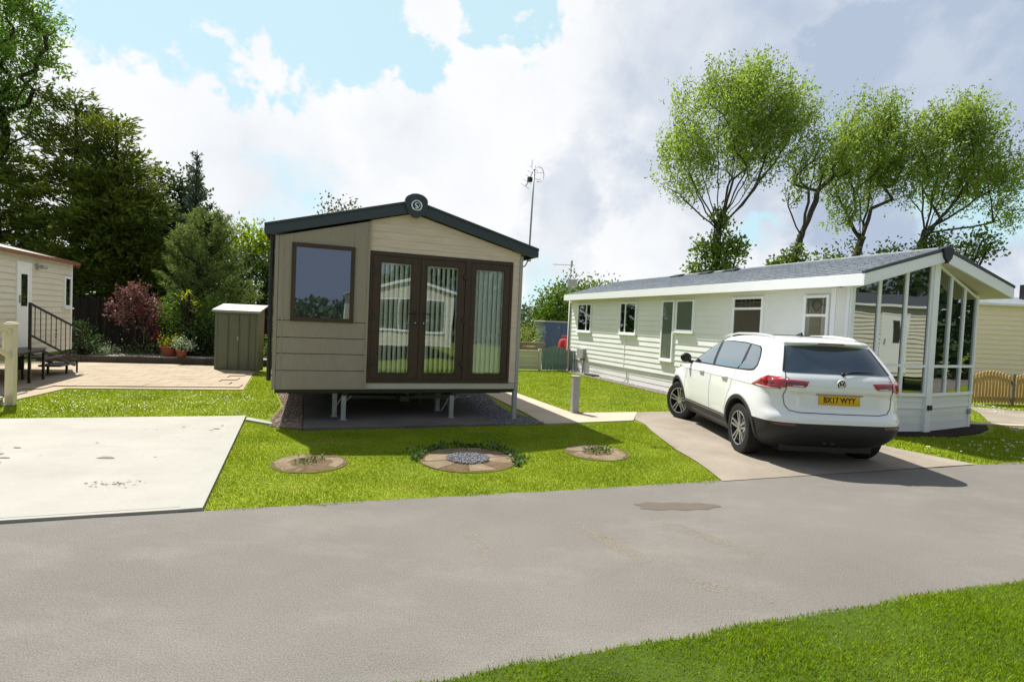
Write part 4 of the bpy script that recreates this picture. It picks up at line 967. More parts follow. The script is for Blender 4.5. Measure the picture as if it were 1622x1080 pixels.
def ry(x, z):
    """depth of the tail at (x, z)"""
    yr = interp(YR, z); rc = RC(z); w = Wd(yr + rc * .4, z); k = min(.999, abs(x) / w)
    return yr + rc - rc * (1 - k ** NR) ** (1 / NR)
# shell: horizontal rings
zs = [.22, .26, .30, .34, .38, .42, .46, .50, .54, .572, .585, .598, .62, .66, .69, .72, .76, .80, .84, .88, .91, .935, .96, .975, .99, 1.005, 1.02, 1.045, 1.07, 1.10, 1.13, 1.16, 1.19, 1.22, 1.26, 1.30, 1.35, 1.40, 1.45, 1.50, 1.54, 1.575, 1.60, 1.62, 1.637, 1.65, 1.661, 1.668, 1.672]
rings = []
for z in zs:
    yr, yf = interp(YR, z), interp(YFt, z); half = []
    rc = RC(z); rf = .85 if z < 1.02 else .45
    NB = 18
    for i in range(NB + 1):      # rear corner by angle
        a = (PI / 2) * i / NB; k = math.cos(a) ** (2 / NR); s_ = math.sin(a) ** (2 / NR); y = yr + rc * (1 - k)
        half.append((Wd(y, z) * s_, y))
    ya, yb = yr + rc, yf - rf
    for i in range(1, 56): y = ya + (yb - ya) * i / 56; half.append((Wd(y, z), y))
    for i in range(NB + 1):
        a = (PI / 2) * (1 - i / NB); k = math.cos(a) ** (2 / NF); s_ = math.sin(a) ** (2 / NF); y = yf - rf * (1 - k)
        half.append((Wd(y, z) * s_, y))
    rings.append([(-x, y, z) for x, y in half] + [(x, y, z) for x, y in half[::-1][1:-1]])
m = MB(); n = len(rings[0]); vs = [p for r in rings for p in r]
fs = [(i * n + k, i * n + (k + 1) % n, (i + 1) * n + (k + 1) % n, (i + 1) * n + k) for i in range(len(rings) - 1) for k in range(n)]
fs += [tuple(range(n))[::-1], tuple((len(rings) - 1) * n + k for k in range(n))]
m.add(vs, fs)
raw = m.build('body_raw', 'car_paint')
cut = MB()
for yc in (.86, 3.54):
    for s_ in (-1, 1):
        cut.lathe([(0, s_ * .50), (.405, s_ * .50), (.405, s_ * 1.2), (0, s_ * 1.2)], (0, yc, .36), 'x', 64)
cu = cut.build('cutter', 'car_paint')
bm_ = raw.modifiers.new('b', 'BOOLEAN'); bm_.object = cu; bm_.operation = 'DIFFERENCE'; bm_.solver = 'EXACT'
dg = bpy.context.evaluated_depsgraph_get(); me = bpy.data.meshes.new_from_object(raw.evaluated_get(dg))
bpy.data.objects.remove(raw); bpy.data.objects.remove(cu)
def split_black(c):
    x, y, z = c
    r = min(math.hypot(y - .86, z - .36), math.hypot(y - 3.54, z - .36))
    if abs(x) < .70 and z < 1 and r < .42: return True
    if r < .407 and abs(x) < .99: return True
    if z < .585 and y < .62: return True
    if z < .41: return True
    if z < .50 and y > 4.1: return True
    return False
def sub(me, keep, name, m_):
    b = bmesh.new(); b.from_mesh(me)
    dl = [f for f in b.faces if not keep(f.calc_center_median())]; bmesh.ops.delete(b, geom=dl, context='FACES')
    nm = bpy.data.meshes.new(name); b.to_mesh(nm); b.free(); nm.materials.clear(); nm.materials.append(MATS[m_])
    nm.polygons.foreach_set('material_index', [0] * len(nm.polygons)); nm.polygons.foreach_set('use_smooth', [True] * len(nm.polygons)); nm.set_sharp_from_angle(angle=R_(32))
    o = bpy.data.objects.new(name, nm); COL.objects.link(o); o.parent = CAR; return o
body = sub(me, lambda c: not split_black(c), 'body', 'car_paint')
clad = sub(me, split_black, 'lower_cladding', 'trim_plastic')
# patches that follow the body
def patch(poly, view, off, name, m_, parent, thick=0.0, step=.05, s=-1, smooth=True):
    """poly in (y,z) for side view (s = -1 left, 1 right) or (x,z) for the rear view"""
    b = bmesh.new(); vs = [b.verts.new((p[0], p[1], 0)) for p in poly]; b.faces.new(vs)
    us = [p[0] for p in poly]; ws = [p[1] for p in poly]
    for ax, lo, hi in ((0, min(us), max(us)), (1, min(ws), max(ws))):
        t = math.ceil(lo / step) * step
        while t < hi:
            co = (t, 0, 0) if ax == 0 else (0, t, 0); no = (1, 0, 0) if ax == 0 else (0, 1, 0)
            bmesh.ops.bisect_plane(b, geom=b.verts[:] + b.edges[:] + b.faces[:], plane_co=co, plane_no=no); t += step
    for v in b.verts:
        u, z = v.co.x, v.co.y
        v.co = Vector((s * (sx(u, z) + off), u, z)) if view == 'side' else Vector((u, ry(u, z) - off, z))
    me = bpy.data.meshes.new(name); bmesh.ops.recalc_face_normals(b, faces=b.faces)
    b.normal_update()
    c = sum((f.normal for f in b.faces), Vector()); want = Vector((s, 0, 0)) if view == 'side' else Vector((0, -1, 0))
    if c.dot(want) < 0: bmesh.ops.reverse_faces(b, faces=b.faces)
    b.to_mesh(me); b.free(); me.materials.append(MATS[m_])
    if smooth: me.polygons.foreach_set('use_smooth', [True] * len(me.polygons))
    o = bpy.data.objects.new(name, me); COL.objects.link(o); o.parent = parent
    if thick:
        k = o.modifiers.new('t', 'SOLIDIFY'); k.thickness = thick; k.offset = -1
    return o
def ribbon(pts, w):
    """thin polygon along a 2d line"""
    L_, R__ = [], []
    for i, p in enumerate(pts):
        a = pts[max(0, i - 1)]; b = pts[min(len(pts) - 1, i + 1)]; dx, dy = b[0] - a[0], b[1] - a[1]; d = math.hypot(dx, dy) or 1
        L_.append((p[0] - dy / d * w / 2, p[1] + dx / d * w / 2)); R__.append((p[0] + dy / d * w / 2, p[1] - dx / d * w / 2))
    return L_, R__
def gapline(pts, view, w=.007, off=.0022, s=-1, m_='gap', name='panel_gap', parent=None):
    b = MB(); fine = []
    for i in range(len(pts) - 1):
        n_ = max(1, int(math.hypot(pts[i + 1][0] - pts[i][0], pts[i + 1][1] - pts[i][1]) / .03))
        for k in range(n_): t = k / n_; fine.append((pts[i][0] + (pts[i + 1][0] - pts[i][0]) * t, pts[i][1] + (pts[i + 1][1] - pts[i][1]) * t))
    fine.append(pts[-1]); A, Bq = ribbon(fine, w)
    f3 = (lambda p: (s * (sx(p[0], p[1]) + off), p[0], p[1])) if view == 'side' else (lambda p: (p[0], ry(p[0], p[1]) - off, p[1]))
    for i in range(len(fine) - 1): b.quad(f3(A[i]), f3(A[i + 1]), f3(Bq[i + 1]), f3(Bq[i]))
    return b.build(name, m_, parent or CAR, smooth=True)
for s_ in (-1, 1):
    dlo = [(3.12, 1.125), (2.2, 1.135), (1.2, 1.15), (.72, 1.165), (.60, 1.185), (.55, 1.25), (.585, 1.36), (.66, 1.47), (.74, 1.51), (1.2, 1.545), (1.7, 1.552), (2.15, 1.525), (2.45, 1.45), (2.80, 1.30), (3.02, 1.19)]
    su = patch(dlo, 'side', .003, 'window_surround', 'black_plastic', CAR, s=s_)
    for nm, q in (('side_window', [(2.98, 1.15), (1.98, 1.157), (2.08, 1.525), (2.14, 1.515), (2.44, 1.435), (2.78, 1.285)]),
                  ('side_window', [(1.88, 1.158), (1.10, 1.170), (1.02, 1.22), (1.06, 1.522), (1.7, 1.537), (1.98, 1.527)]),
                  ('quarter_window', [(1.04, 1.172), (.74, 1.185), (.62, 1.205), (.58, 1.26), (.61, 1.36), (.68, 1.455), (.75, 1.495), (1.00, 1.518), (.95, 1.30)])):
        patch(q, 'side', .006, nm, 'glass_car', CAR, s=s_)
    for pts in ([(1.99, .44), (1.98, .8), (1.93, 1.12)], [(3.13, .44), (3.14, .8), (3.06, 1.10), (3.06, 1.13)], [(1.10, 1.14), (1.17, .98), (1.20, .86), (1.30, .66), (1.37, .44)], [(.26, 1.0), (.50, 1.0)], [(1.37, .435), (3.13, .435)]): gapline(pts, 'side', s=s_)
    # arch trims
    for yc, a0, a1 in ((.86, -8, 188), (3.54, -8, 188)):
        o_, i_ = [], []
        for k in range(41):
            a = R_(a0 + (a1 - a0) * k / 40); o_.append((yc + .462 * math.cos(a), .36 + .462 * math.sin(a))); i_.append((yc + .405 * math.cos(a), .36 + .405 * math.sin(a)))
        b = MB()
        f3 = lambda p, off: (s_ * (sx(p[0], p[1]) + off), p[0], p[1])
        for k in range(40):
            b.quad(f3(o_[k], .001), f3(o_[k + 1], .001), f3((o_[k + 1][0] * .9 + i_[k + 1][0] * .1, o_[k + 1][1] * .9 + i_[k + 1][1] * .1), .012), f3((o_[k][0] * .9 + i_[k][0] * .1, o_[k][1] * .9 + i_[k][1] * .1), .012))
            b.quad(f3((o_[k][0] * .9 + i_[k][0] * .1, o_[k][1] * .9 + i_[k][1] * .1), .012), f3((o_[k + 1][0] * .9 + i_[k + 1][0] * .1, o_[k + 1][1] * .9 + i_[k + 1][1] * .1), .012), f3(i_[k + 1], .014), f3(i_[k], .014))
            p0, p1 = f3(i_[k], .014), f3(i_[k + 1], .014); b.quad(p0, p1, (s_ * .80, p1[1], p1[2]), (s_ * .80, p0[1], p0[2]))
        b.build('arch_trim', 'trim_plastic', CAR, smooth=True, angle=40)
    patch([(1.30, .30), (3.10, .30), (3.09, .455), (1.31, .455)], 'side', .012, 'sill_trim', 'trim_plastic', CAR, s=s_)
    patch([(1.32, .425), (3.08, .425), (3.08, .437), (1.32, .437)], 'side', .015, 'sill_strip', 'grey_post', CAR, s=s_)
    # shoulder crease and door handles
    gapline([(.45, .998), (1.6, 1.003), (3.5, .992)], 'side', w=.016, off=.0012, s=s_, m_='grey_post', name='crease')
    for y in (1.42, 2.36):
        b = MB(); x = sx(y, 1.02); b.tube([(s_ * (x + .006), y - .11, 1.012), (s_ * (x + .035), y - .08, 1.015), (s_ * (x + .035), y + .08, 1.015), (s_ * (x + .006), y + .11, 1.012)], [.010, .014, .014, .010], 8)
        b.build('door_handle', 'car_paint', CAR, smooth=True)
    # roof rails
    b = MB(); pr = [(s_ * .565, .66, 1.620), (s_ * .565, .80, 1.650), (s_ * .57, 1.2, 1.672), (s_ * .57, 1.8, 1.664), (s_ * .56, 2.22, 1.622), (s_ * .56, 2.36, 1.59)]
    b.tube(pr, [.010, .014, .014, .014, .012, .008], 8); b.build('roof_rail', 'rail_silver', CAR, smooth=True)
    # mirrors
    b = MB(); x = sx(2.98, 1.12); 
    b.add(*(lambda r: (r[0], r[1]))(([(s_ * (x + .06 + .13 * math.sin(t) * (1 + .0 * p)) if 0 else (s_ * (x + .14 + .10 * math.cos(p) * math.sin(t))), 3.02 + .055 * math.sin(p) * math.sin(t), 1.19 + .085 * math.cos(t)) for t in [PI * i / 10 for i in range(11)] for p in [2 * PI * j / 14 for j in range(14)]],
          [(i * 14 + j, i * 14 + (j + 1) % 14, (i + 1) * 14 + (j + 1) % 14, (i + 1) * 14 + j) for i in range(10) for j in range(14)])))
    mo = b.build('door_mirror', 'black_plastic', CAR, smooth=True)
    b = MB(); b.tube([(s_ * (x - .02), 3.0, 1.10), (s_ * (x + .08), 3.02, 1.13), (s_ * (x + .12), 3.02, 1.15)], [.035, .028, .02], 8); b.build('mirror_arm', 'black_plastic', mo, smooth=True)
# tailgate
rwp = [(-.665, 1.205), (.665, 1.205), (.645, 1.24), (.53, 1.535), (.0, 1.552), (-.53, 1.535), (-.645, 1.24)]
patch(rwp, 'rear', .004, 'rear_window', 'glass_car_rear', CAR)
for s_ in (-1, 1):
    patch([(s_ * .535, 1.535), (s_ * .56, 1.53), (s_ * .685, 1.215), (s_ * .655, 1.215)], 'rear', .007, 'window_blade', 'black_plastic', CAR)
    gapline([(s_ * .655, 1.20), (s_ * .668, 1.14), (s_ * .67, 1.0), (s_ * .685, .90), (s_ * .67, .80), (s_ * .62, .735), (s_ * .5, .715), (0, .712)], 'rear', w=.009, off=.003)
    lamp = patch([(s_ * .40, 1.108), (s_ * .665, 1.124), (s_ * .665, 1.034), (s_ * .46, 1.028), (s_ * .43, 1.05)], 'rear', .010, 'tail_lamp', 'lamp_red', CAR, thick=.012)
    patch([(s_ * .45, 1.085), (s_ * .655, 1.088), (s_ * .655, 1.060), (s_ * .47, 1.056)], 'rear', .0125, 'reflector', 'lamp_dark', lamp)
    patch([(s_ * .46, 1.048), (s_ * .60, 1.050), (s_ * .60, 1.036), (s_ * .48, 1.034)], 'rear', .0125, 'reverse_lens', 'lamp_clear', lamp)
    l2 = patch([(.10, 1.140), (.24, 1.155), (.40, 1.09), (.56, 1.012), (.30, 1.0), (.10, .995)], 'side', .012, 'tail_lamp', 'lamp_red', CAR, thick=.012, s=s_)
    patch([(.12, 1.08), (.34, 1.09), (.42, 1.045), (.12, 1.05)], 'side', .0145, 'reflector', 'lamp_dark', l2, s=s_)
    patch([(.11, 1.008), (.42, 1.018), (.44, 1.008), (.11, 1.0)], 'side', .0145, 'side_lens', 'lamp_clear', l2, s=s_)
    l3 = patch([(s_ * .675, 1.125), (s_ * .84, 1.120), (s_ * .84, 1.010), (s_ * .675, 1.018)], 'rear', .011, 'tail_lamp', 'lamp_red', CAR, thick=.012, step=.025)
    patch([(s_ * .55, .575), (s_ * .82, .575), (s_ * .82, .548), (s_ * .56, .548)], 'rear', .006, 'bumper_reflector', 'lamp_dark', CAR)
# spoiler over the glass with its brake light
b = MB(); prof = [(.0, 1.0), (.2, .995), (.4, .97), (.52, .93), (.60, .85)]
xsn = [-.62, -.55, -.42, -.22, 0, .22, .42, .55, .62]
rowsp = []
for x in xsn:
    k = (abs(x) / .62) ** 3; y0 = ry(x, 1.60); rowsp.append([(x, y0 + .10, 1.643 - .03 * k), (x, y0 - .02, 1.622 - .02 * k), (x, y0 - .135 + .07 * k, 1.590 - .012 * k), (x, y0 - .135 + .07 * k, 1.568 - .012 * k), (x, ry(x, 1.545) + .01, 1.545 - .006 * k)])
for i in range(len(rowsp) - 1):
    for j in range(4): b.quad(rowsp[i][j], rowsp[i + 1][j], rowsp[i + 1][j + 1], rowsp[i][j + 1])
for r in (rowsp[0], rowsp[-1]): b.poly(r)
sp = b.build('spoiler', 'car_paint', CAR, smooth=True, angle=50)
b = MB(); y_ = ry(0, 1.60) - .1375; b.box(-.17, .17, y_ - .004, y_ + .02, 1.571, 1.586); b.build('brake_light', 'lamp_red', sp, bevel=.003)
gapline([(-.30, .945), (.30, .945)], 'rear', w=.022, off=.0025, m_='grey_post', name='tailgate_lip')
# number plate
pl = patch([(-.26, .822), (.26, .822), (.26, .938), (-.26, .938)], 'rear', .010, 'number_plate', 'plate_yellow', CAR, thick=.008, step=.1)
def text(s, size, loc, m_, name, parent, rx=PI / 2, ext=.0015, sc=(1, 1), tilt=0.0):
    cu = bpy.data.curves.new(name, 'FONT'); cu.body = s; cu.size = size; cu.extrude = ext; cu.align_x = 'CENTER'; cu.align_y = 'CENTER'; cu.offset = size * .014
    t = bpy.data.objects.new(name, cu); COL.objects.link(t); bpy.context.view_layer.update()
    me = bpy.data.meshes.new_from_object(t.evaluated_get(bpy.context.evaluated_depsgraph_get())); bpy.data.objects.remove(t)
    o = bpy.data.objects.new(name, me); COL.objects.link(o); me.materials.append(MATS[m_]); o.parent = parent
    o.location = loc; o.rotation_euler = (rx + tilt, 0, 0); o.scale = (sc[0], sc[1], 1); return o
text('BX17 WYY', .098, (0, ry(0, .88) - .0135, .880), 'plate_black', 'lettering', pl, tilt=-.06, sc=(.86, 1.0))
# badge: ring with the letters V over W
b = MB(); zc = 1.085; yb = ry(0, zc) - .004; T = .0085
bd = MB(); bd.lathe([(.0, -.003), (.056, -.003), (.058, .004)], (0, yb, zc), 'y', 36); bd.build('badge_disc', 'black_plastic', CAR)
b.lathe([(.050, -.0), (.056, -.010), (.062, -.0)], (0, yb, zc), 'y', 36)
def st(p, q): b.bar((p[0], yb - .006, zc + p[1]), (q[0], yb - .006, zc + q[1]), T, .008, up=(0, 1, 0))
st((-.020, .047), (0, .006)); st((.020, .047), (0, .006))
st((-.043, .026), (-.017, -.044)); st((-.017, -.044), (0, -.008)); st((0, -.008), (.017, -.044)); st((.017, -.044), (.043, .026))
b.build('badge', 'badge_silver', CAR, smooth=True, angle=30)
text('TIGUAN', .030, (-.47, ry(.47, .955) - .003, .985 - .03), 'chrome', 'badge_lettering', CAR, sc=(1.2, .9))
text('4MOTION', .017, (.52, ry(.52, .955) - .003, .955), 'chrome', 'badge_lettering', CAR, sc=(1.1, .9))
# wiper, aerial fin, exhaust, tow cover
b = MB(); b.tube([(0.05, ry(.05, 1.21) - .03, 1.205), (.20, ry(.2, 1.24) - .022, 1.24), (.46, ry(.46, 1.25) - .02, 1.235)], [.012, .007, .004], 6); b.lathe([(0, -.02), (.022, -.02), (.022, 0.01)], (0.05, ry(0, 1.2) - .01, 1.205), 'y', 14); b.build('rear_wiper', 'black_plastic', CAR, smooth=True)
b = MB(); b.add([(-.018, 1.02, 1.664), (.018, 1.02, 1.664), (.012, 1.20, 1.666), (-.012, 1.20, 1.666), (-.006, 1.03, 1.715), (.006, 1.03, 1.715)], [(0, 1, 5, 4), (1, 2, 5), (3, 0, 4), (2, 3, 4, 5)]); b.build('roof_fin', 'black_plastic', CAR)
b = MB(); b.tube([(.0, .16, .33), (.0, .5, .30)], .03, 10); b.tube([(-.10, .16, .33), (-.10, .5, .30)], .03, 10); b.box(-.6, .6, .3, .8, .18, .30); b.box(-.45, .45, .8, 4.2, .17, .24); b.tube([(-.70, .86, .36), (.70, .86, .36)], .05, 8); b.build('underbody', 'black_metal', CAR)
gapline([(-.7, .50), (.7, .50)], 'rear', w=.012, off=.004, m_='gap', name='bumper_step')

# windscreen and inside
def windscreen():
    b = MB(); rows_ = []
    for z in (1.15, 1.25, 1.35, 1.45, 1.54): rows_.append([(x * (1 - (z - 1.1) * .25), interp(YFt, z) + .006 - .12 * (abs(x) / .75) ** 2.4, z) for x in (-.70, -.5, -.25, 0, .25, .5, .70)])
    for i in range(4):
        for j in range(6): b.quad(rows_[i][j], rows_[i][j + 1], rows_[i + 1][j + 1], rows_[i + 1][j])
    b.build('windscreen', 'glass_car', CAR, smooth=True)
windscreen()
# wheels
def wheel(cx, cy, s, steer=0.0):
    W_ = bpy.data.objects.new('wheel', None); COL.objects.link(W_); W_.parent = CAR; W_.location = (cx, cy, .352); W_.rotation_euler = (0, 0, steer)
    t = MB(); t.lathe([(.235, -.105), (.30, -.118), (.338, -.108), (.352, -.085), (.352, .085), (.338, .108), (.30, .118), (.235, .105), (.228, .09), (.228, -.09), (.235, -.105)], (0, 0, 0), 'x', 48)
    for g in (-.05, 0, .05): pass
    t.build('tyre', 'tyre', W_, smooth=True, angle=35)
    r = MB(); r.lathe([(.238, s * .105), (.232, s * .112), (.222, s * .106), (.218, s * .05), (.205, s * -.02), (.0, s * -.03)], (0, 0, 0), 'x', 48); r.build('rim_barrel', 'alloy_dark', W_, smooth=True, angle=40)
    r = MB(); r.lathe([(.240, s * .100), (.236, s * .114), (.226, s * .110), (.222, s * .095)], (0, 0, 0), 'x', 48)
    for k in range(5):
        for d_ in (-1, 1):
            a = 2 * PI * k / 5 + .3; a1 = a + d_ * .17; a0_ = a + d_ * .36
            p0 = (s * .085, .045 * math.cos(a0_), .045 * math.sin(a0_)); p1 = (s * .102, .228 * math.cos(a1), .228 * math.sin(a1))
            r.bar(p0, p1, .024, .020, up=(1, 0, 0))
    r.lathe([(.062, s * .06), (.058, s * .095), (.040, s * .102), (.0, s * .104)], (0, 0, 0), 'x', 24)
    r.build('rim', 'alloy', W_, smooth=True, angle=30)
    b = MB(); b.lathe([(.15, s * .0), (.15, s * .02), (.0, s * .02)], (0, 0, 0), 'x', 32); b.build('brake_disc', 'grey_post', W_, smooth=True, angle=40)
wheel(-.795, .86, -1); wheel(.795, .86, 1); wheel(-.80, 3.54, -1, .40); wheel(.80, 3.54, 1, .40)
b = MB(); b.prism([(-.86, 1.235, .10), (-.66, 1.235, .10), (-.66, 1.25, .32), (-.86, 1.25, .32)], (0, .01, 0)); 
b = MB(); b.box(-.72, -.62, .45, 1.3, .36, .8); b.box(.62, .72, .45, 1.3, .36, .8); b.box(-.72, -.62, 3.1, 4.0, .36, .8); b.box(.62, .72, 3.1, 4.0, .36, .8); b.build('wheel_well', 'black_metal', CAR)
mat('bark_pop', (.075, .062, .048), .9, var=.3, scale=6, spec=.1)
# ---------------------------------------------------------------- trees and plants
def leaf_soup(name, P, Dr, ln, wd, m, parent=None, label=None, cat=None, kind=None, loc=None, group=None):
    """one kite-shaped leaf per point P along direction Dr"""
    n = len(P); Dr = Dr / (np.linalg.norm(Dr, axis=1, keepdims=True) + 1e-9)
    A = RNG.normal(size=(n, 3)); S = np.cross(Dr, A); S /= np.linalg.norm(S, axis=1, keepdims=True) + 1e-9
    Nn = np.cross(Dr, S)
    l = ln * RNG.uniform(.6, 1.3, n)[:, None]; w = wd * RNG.uniform(.6, 1.3, n)[:, None]
    V = np.stack([P, P + Dr * l * .45 + S * w * .5 + Nn * l * .06, P + Dr * l, P + Dr * l * .45 - S * w * .5 + Nn * l * .06], 1).reshape(-1, 3)
    F = np.arange(n * 4).reshape(n, 4)
    o = soup(name, V, F, m, RNG.random(n), parent=parent, label=label, cat=cat, kind=kind, loc=loc)
    if group: o['group'] = group
    return o
def blob_points(blobs, n, surf=.55, gap=0.0, seed=0):
    out = []; w = np.array([b[3] * b[4] * b[5] for b in blobs]) ** .8; w = w / w.sum()
    rg = np.random.default_rng(seed)
    ph = rg.uniform(0, 6, 6)
    while len(out) < n:
        b = blobs[rg.choice(len(blobs), p=w)]; d = rg.normal(size=3); d /= np.linalg.norm(d)
        r = rg.random() ** (1 / 3) if rg.random() > surf else rg.uniform(.78, 1.0)
        p = np.array(b[:3]) + d * r * np.array(b[3:6]) * (1 + .10 * math.sin(d[0] * 7 + ph[0]) + .10 * math.sin(d[2] * 8 + ph[1]))
        if gap and (math.sin(p[0] * 2.1 + ph[2]) + math.sin(p[2] * 2.6 + ph[3]) + math.sin(p[1] * 1.9 + ph[4])) < -3 + gap * 3: continue
        out.append(p)
    return np.array(out)
def tree(name, label, cat, trunk, blobs, nt, leafm, barkm, nleaf, ln, wd, bias=(0, 0, .3), shoot=.5, spread=.22, r0=.25, group=None, surf=.55, gap=0.0, seed=1, fine=True, outward=.3, trunk_r=None, minr=.008, steep=.25):
    rg = np.random.default_rng(seed); base = Vector(trunk[0])
    T = thing(name, tuple(base), 0, label, cat, group)
    nodes = []; par = []; rad = []
    tp = [Vector(p) for p in trunk]; fine_t = []
    for i in range(len(tp) - 1):
        for k in range(4): t = k / 4; p = tp[i].lerp(tp[i + 1], t); fine_t.append(p + Vector(tuple(rg.normal(size=3) * .02 * (1 if i + k else 0))))
    fine_t.append(tp[-1])
    for i, p in enumerate(fine_t): nodes.append(np.array(p)); par.append(i - 1)
    nT = len(nodes); first = int(nT * (.55 if steep < 1 else .72))
    limb0 = len(nodes)
    if steep > 1:
        tgt = [np.array(b[:3]) + rg.normal(size=3) * np.array(b[3:6]) * .25 for b in blobs for _ in range(2 if b[3] > 1.2 else 1)]
        for g in tgt:
            j = int(nT * rg.uniform(.80, .99)); q = nodes[j]; L_ = np.linalg.norm(g - q); mid = q + (g - q) * .5 + np.array([0, 0, -.02 * L_]) + (g - q) * [.10, .10, 0]; ns = max(3, int(L_ / .45)); prev = j
            for i in range(1, ns + 1):
                t = i / ns; x = (1 - t) ** 2 * q + 2 * t * (1 - t) * mid + t * t * g + rg.normal(size=3) * .03; nodes.append(x); par.append(prev); prev = len(nodes) - 1
    TP = blob_points(blobs, nt, surf, gap, seed)
    ctr = np.array(fine_t[-1]); order = np.argsort(np.linalg.norm(TP - ctr, axis=1))
    ends = []
    for k in order:
        p = TP[k]; cand = (list(range(first, nT)) if steep < 1 else []) + list(range(nT, len(nodes)))
        C = np.array([nodes[c] for c in cand]); dv = p - C; dist = np.linalg.norm(dv, axis=1)
        up = dv[:, 2] / (dist + 1e-6)
        cost = dist * (1 + .55 * (up < -.1) + steep * (1 - up)); j = cand[int(np.argmin(cost))]
        q = nodes[j]; L_ = np.linalg.norm(p - q); ns = max(1, int(L_ / .8)); prev = j
        sag = np.array([0, 0, (-.10 if steep < 1 else -.05) * L_])
        for i in range(1, ns + 1):
            t = i / ns; x = q + (p - q) * t + sag * math.sin(PI * t) + rg.normal(size=3) * (.04 if steep < 1 else .022) * L_ * (t < 1)
            nodes.append(x); par.append(prev); prev = len(nodes) - 1
        ends.append(prev)
    cnt = np.zeros(len(nodes)); 
    for e in ends: cnt[e] += 1
    for i in range(len(nodes) - 1, 0, -1):
        if par[i] >= 0: cnt[par[i]] += cnt[i]
    rad = np.maximum(minr, r0 * (np.maximum(cnt, 1) / max(1, cnt.max())) ** (.46 if steep < 1 else .54))
    kids = {}
    for i in range(1, len(nodes)): kids.setdefault(par[i], []).append(i)
    m = MB(); b2 = MB()
    tr = [r0 * (1.25 - .25 * i / nT) if not trunk_r else trunk_r[0] + (trunk_r[1] - trunk_r[0]) * i / nT for i in range(nT)]
    if steep > 1: tr = [.20 - .07 * i / nT for i in range(nT)]
    tr[0] *= 1.25
    m.tube([nodes[i] for i in range(nT)], tr, 10); m.build('trunk', barkm, T, smooth=True, loc=tuple(base))
    seen = set(range(nT)); starts = [(p_, c) for p_ in range(nT) for c in kids.get(p_, []) if c >= nT]
    while starts:
        p_, c = starts.pop(); path = [p_, c]; rs = [rad[c] * (1.0 if p_ >= nT else 1.0), rad[c]]
        cur = c
        while cur in kids:
            ks = sorted(kids[cur], key=lambda z: -cnt[z])
            for o_ in ks[1:]: starts.append((cur, o_))
            cur = ks[0]; path.append(cur); rs.append(rad[cur])
        b2.tube([nodes[i] for i in path], [float(r) for r in rs], 5 if max(rs) < .06 else 7, cap=False)
    b2.build('limbs', barkm, T, smooth=True, loc=tuple(base))
    # leaves on shoots
    E = np.array([nodes[e] for e in ends]); Pn = np.array([nodes[par[e]] for e in ends]); dr = E - Pn; dr /= np.linalg.norm(dr, axis=1, keepdims=True) + 1e-9
    out = E - ctr; out /= np.linalg.norm(out, axis=1, keepdims=True) + 1e-9
    sd_ = dr * .4 + out * outward + np.array(bias) + rg.normal(size=dr.shape) * .25; sd_ /= np.linalg.norm(sd_, axis=1, keepdims=True)
    idx = rg.integers(0, len(E), nleaf); nsub = 5
    sub_off = rg.normal(size=(len(E), nsub, 3)) * spread; sub_dir = sd_[:, None, :] + rg.normal(size=(len(E), nsub, 3)) * .35
    sub_dir /= np.linalg.norm(sub_dir, axis=2, keepdims=True)
    sk = rg.integers(0, nsub, nleaf); t = rg.uniform(-.35, 1, nleaf)[:, None] * shoot
    P = E[idx] + sub_off[idx, sk] * .8 + sub_dir[idx, sk] * t + rg.normal(size=(nleaf, 3)) * spread * .28
    Dv = sub_dir[idx, sk] * .7 + rg.normal(size=(nleaf, 3)) * .6
    leaf_soup('crown', P, Dv, ln, wd, leafm, parent=T, loc=None).location = tuple(-base)
    return T
gp = 'row of pollarded poplars behind the white lodge'
PK = dict(shoot=.95, spread=.22, r0=.14, group=gp, minr=.006, steep=1.4, surf=.65)
tree('poplar_tree', 'tallest poplar, ivy clad trunk, leftmost behind the white lodge', 'tree', [(8.9, 24, 0), (8.75, 24, 4.0), (8.82, 24, 5.6), (8.85, 24, 6.5)],
     [(8.5, 24, 10.3, 2.2, 2.0, 1.9), (9.9, 24, 11.0, 2.2, 2.0, 1.8), (11.2, 24, 10.2, 1.5, 1.5, 1.3), (7.1, 24, 8.9, 1.1, 1.3, 1.3), (7.6, 24, 7.6, .8, .9, .6), (9.1, 24, 12.0, 1.4, 1.2, .8), (10.8, 24, 12.0, .9, .9, .7), (12.1, 24, 10.9, .7, .8, .7), (10.3, 24, 8.7, .9, .9, .7)], 430, 'leaf_poplar', 'bark_pop', 37000, .13, .065, bias=(.42, 0, .75), gap=.22, seed=3, **PK)
tree('poplar_tree', 'sparse leaning poplar, second from left, with knuckled bare limbs', 'tree', [(12.0, 24, 0), (12.05, 24, 4.2), (12.35, 24, 5.5), (12.5, 24, 6.2)],
     [(12.9, 24, 8.9, 1.0, 1.1, .9), (13.8, 24, 9.3, .8, .8, .9), (11.9, 24, 7.9, .45, .5, .5)], 70, 'leaf_poplar', 'bark_pop', 4200, .13, .065, bias=(.42, 0, .7), gap=.2, seed=5, **PK)
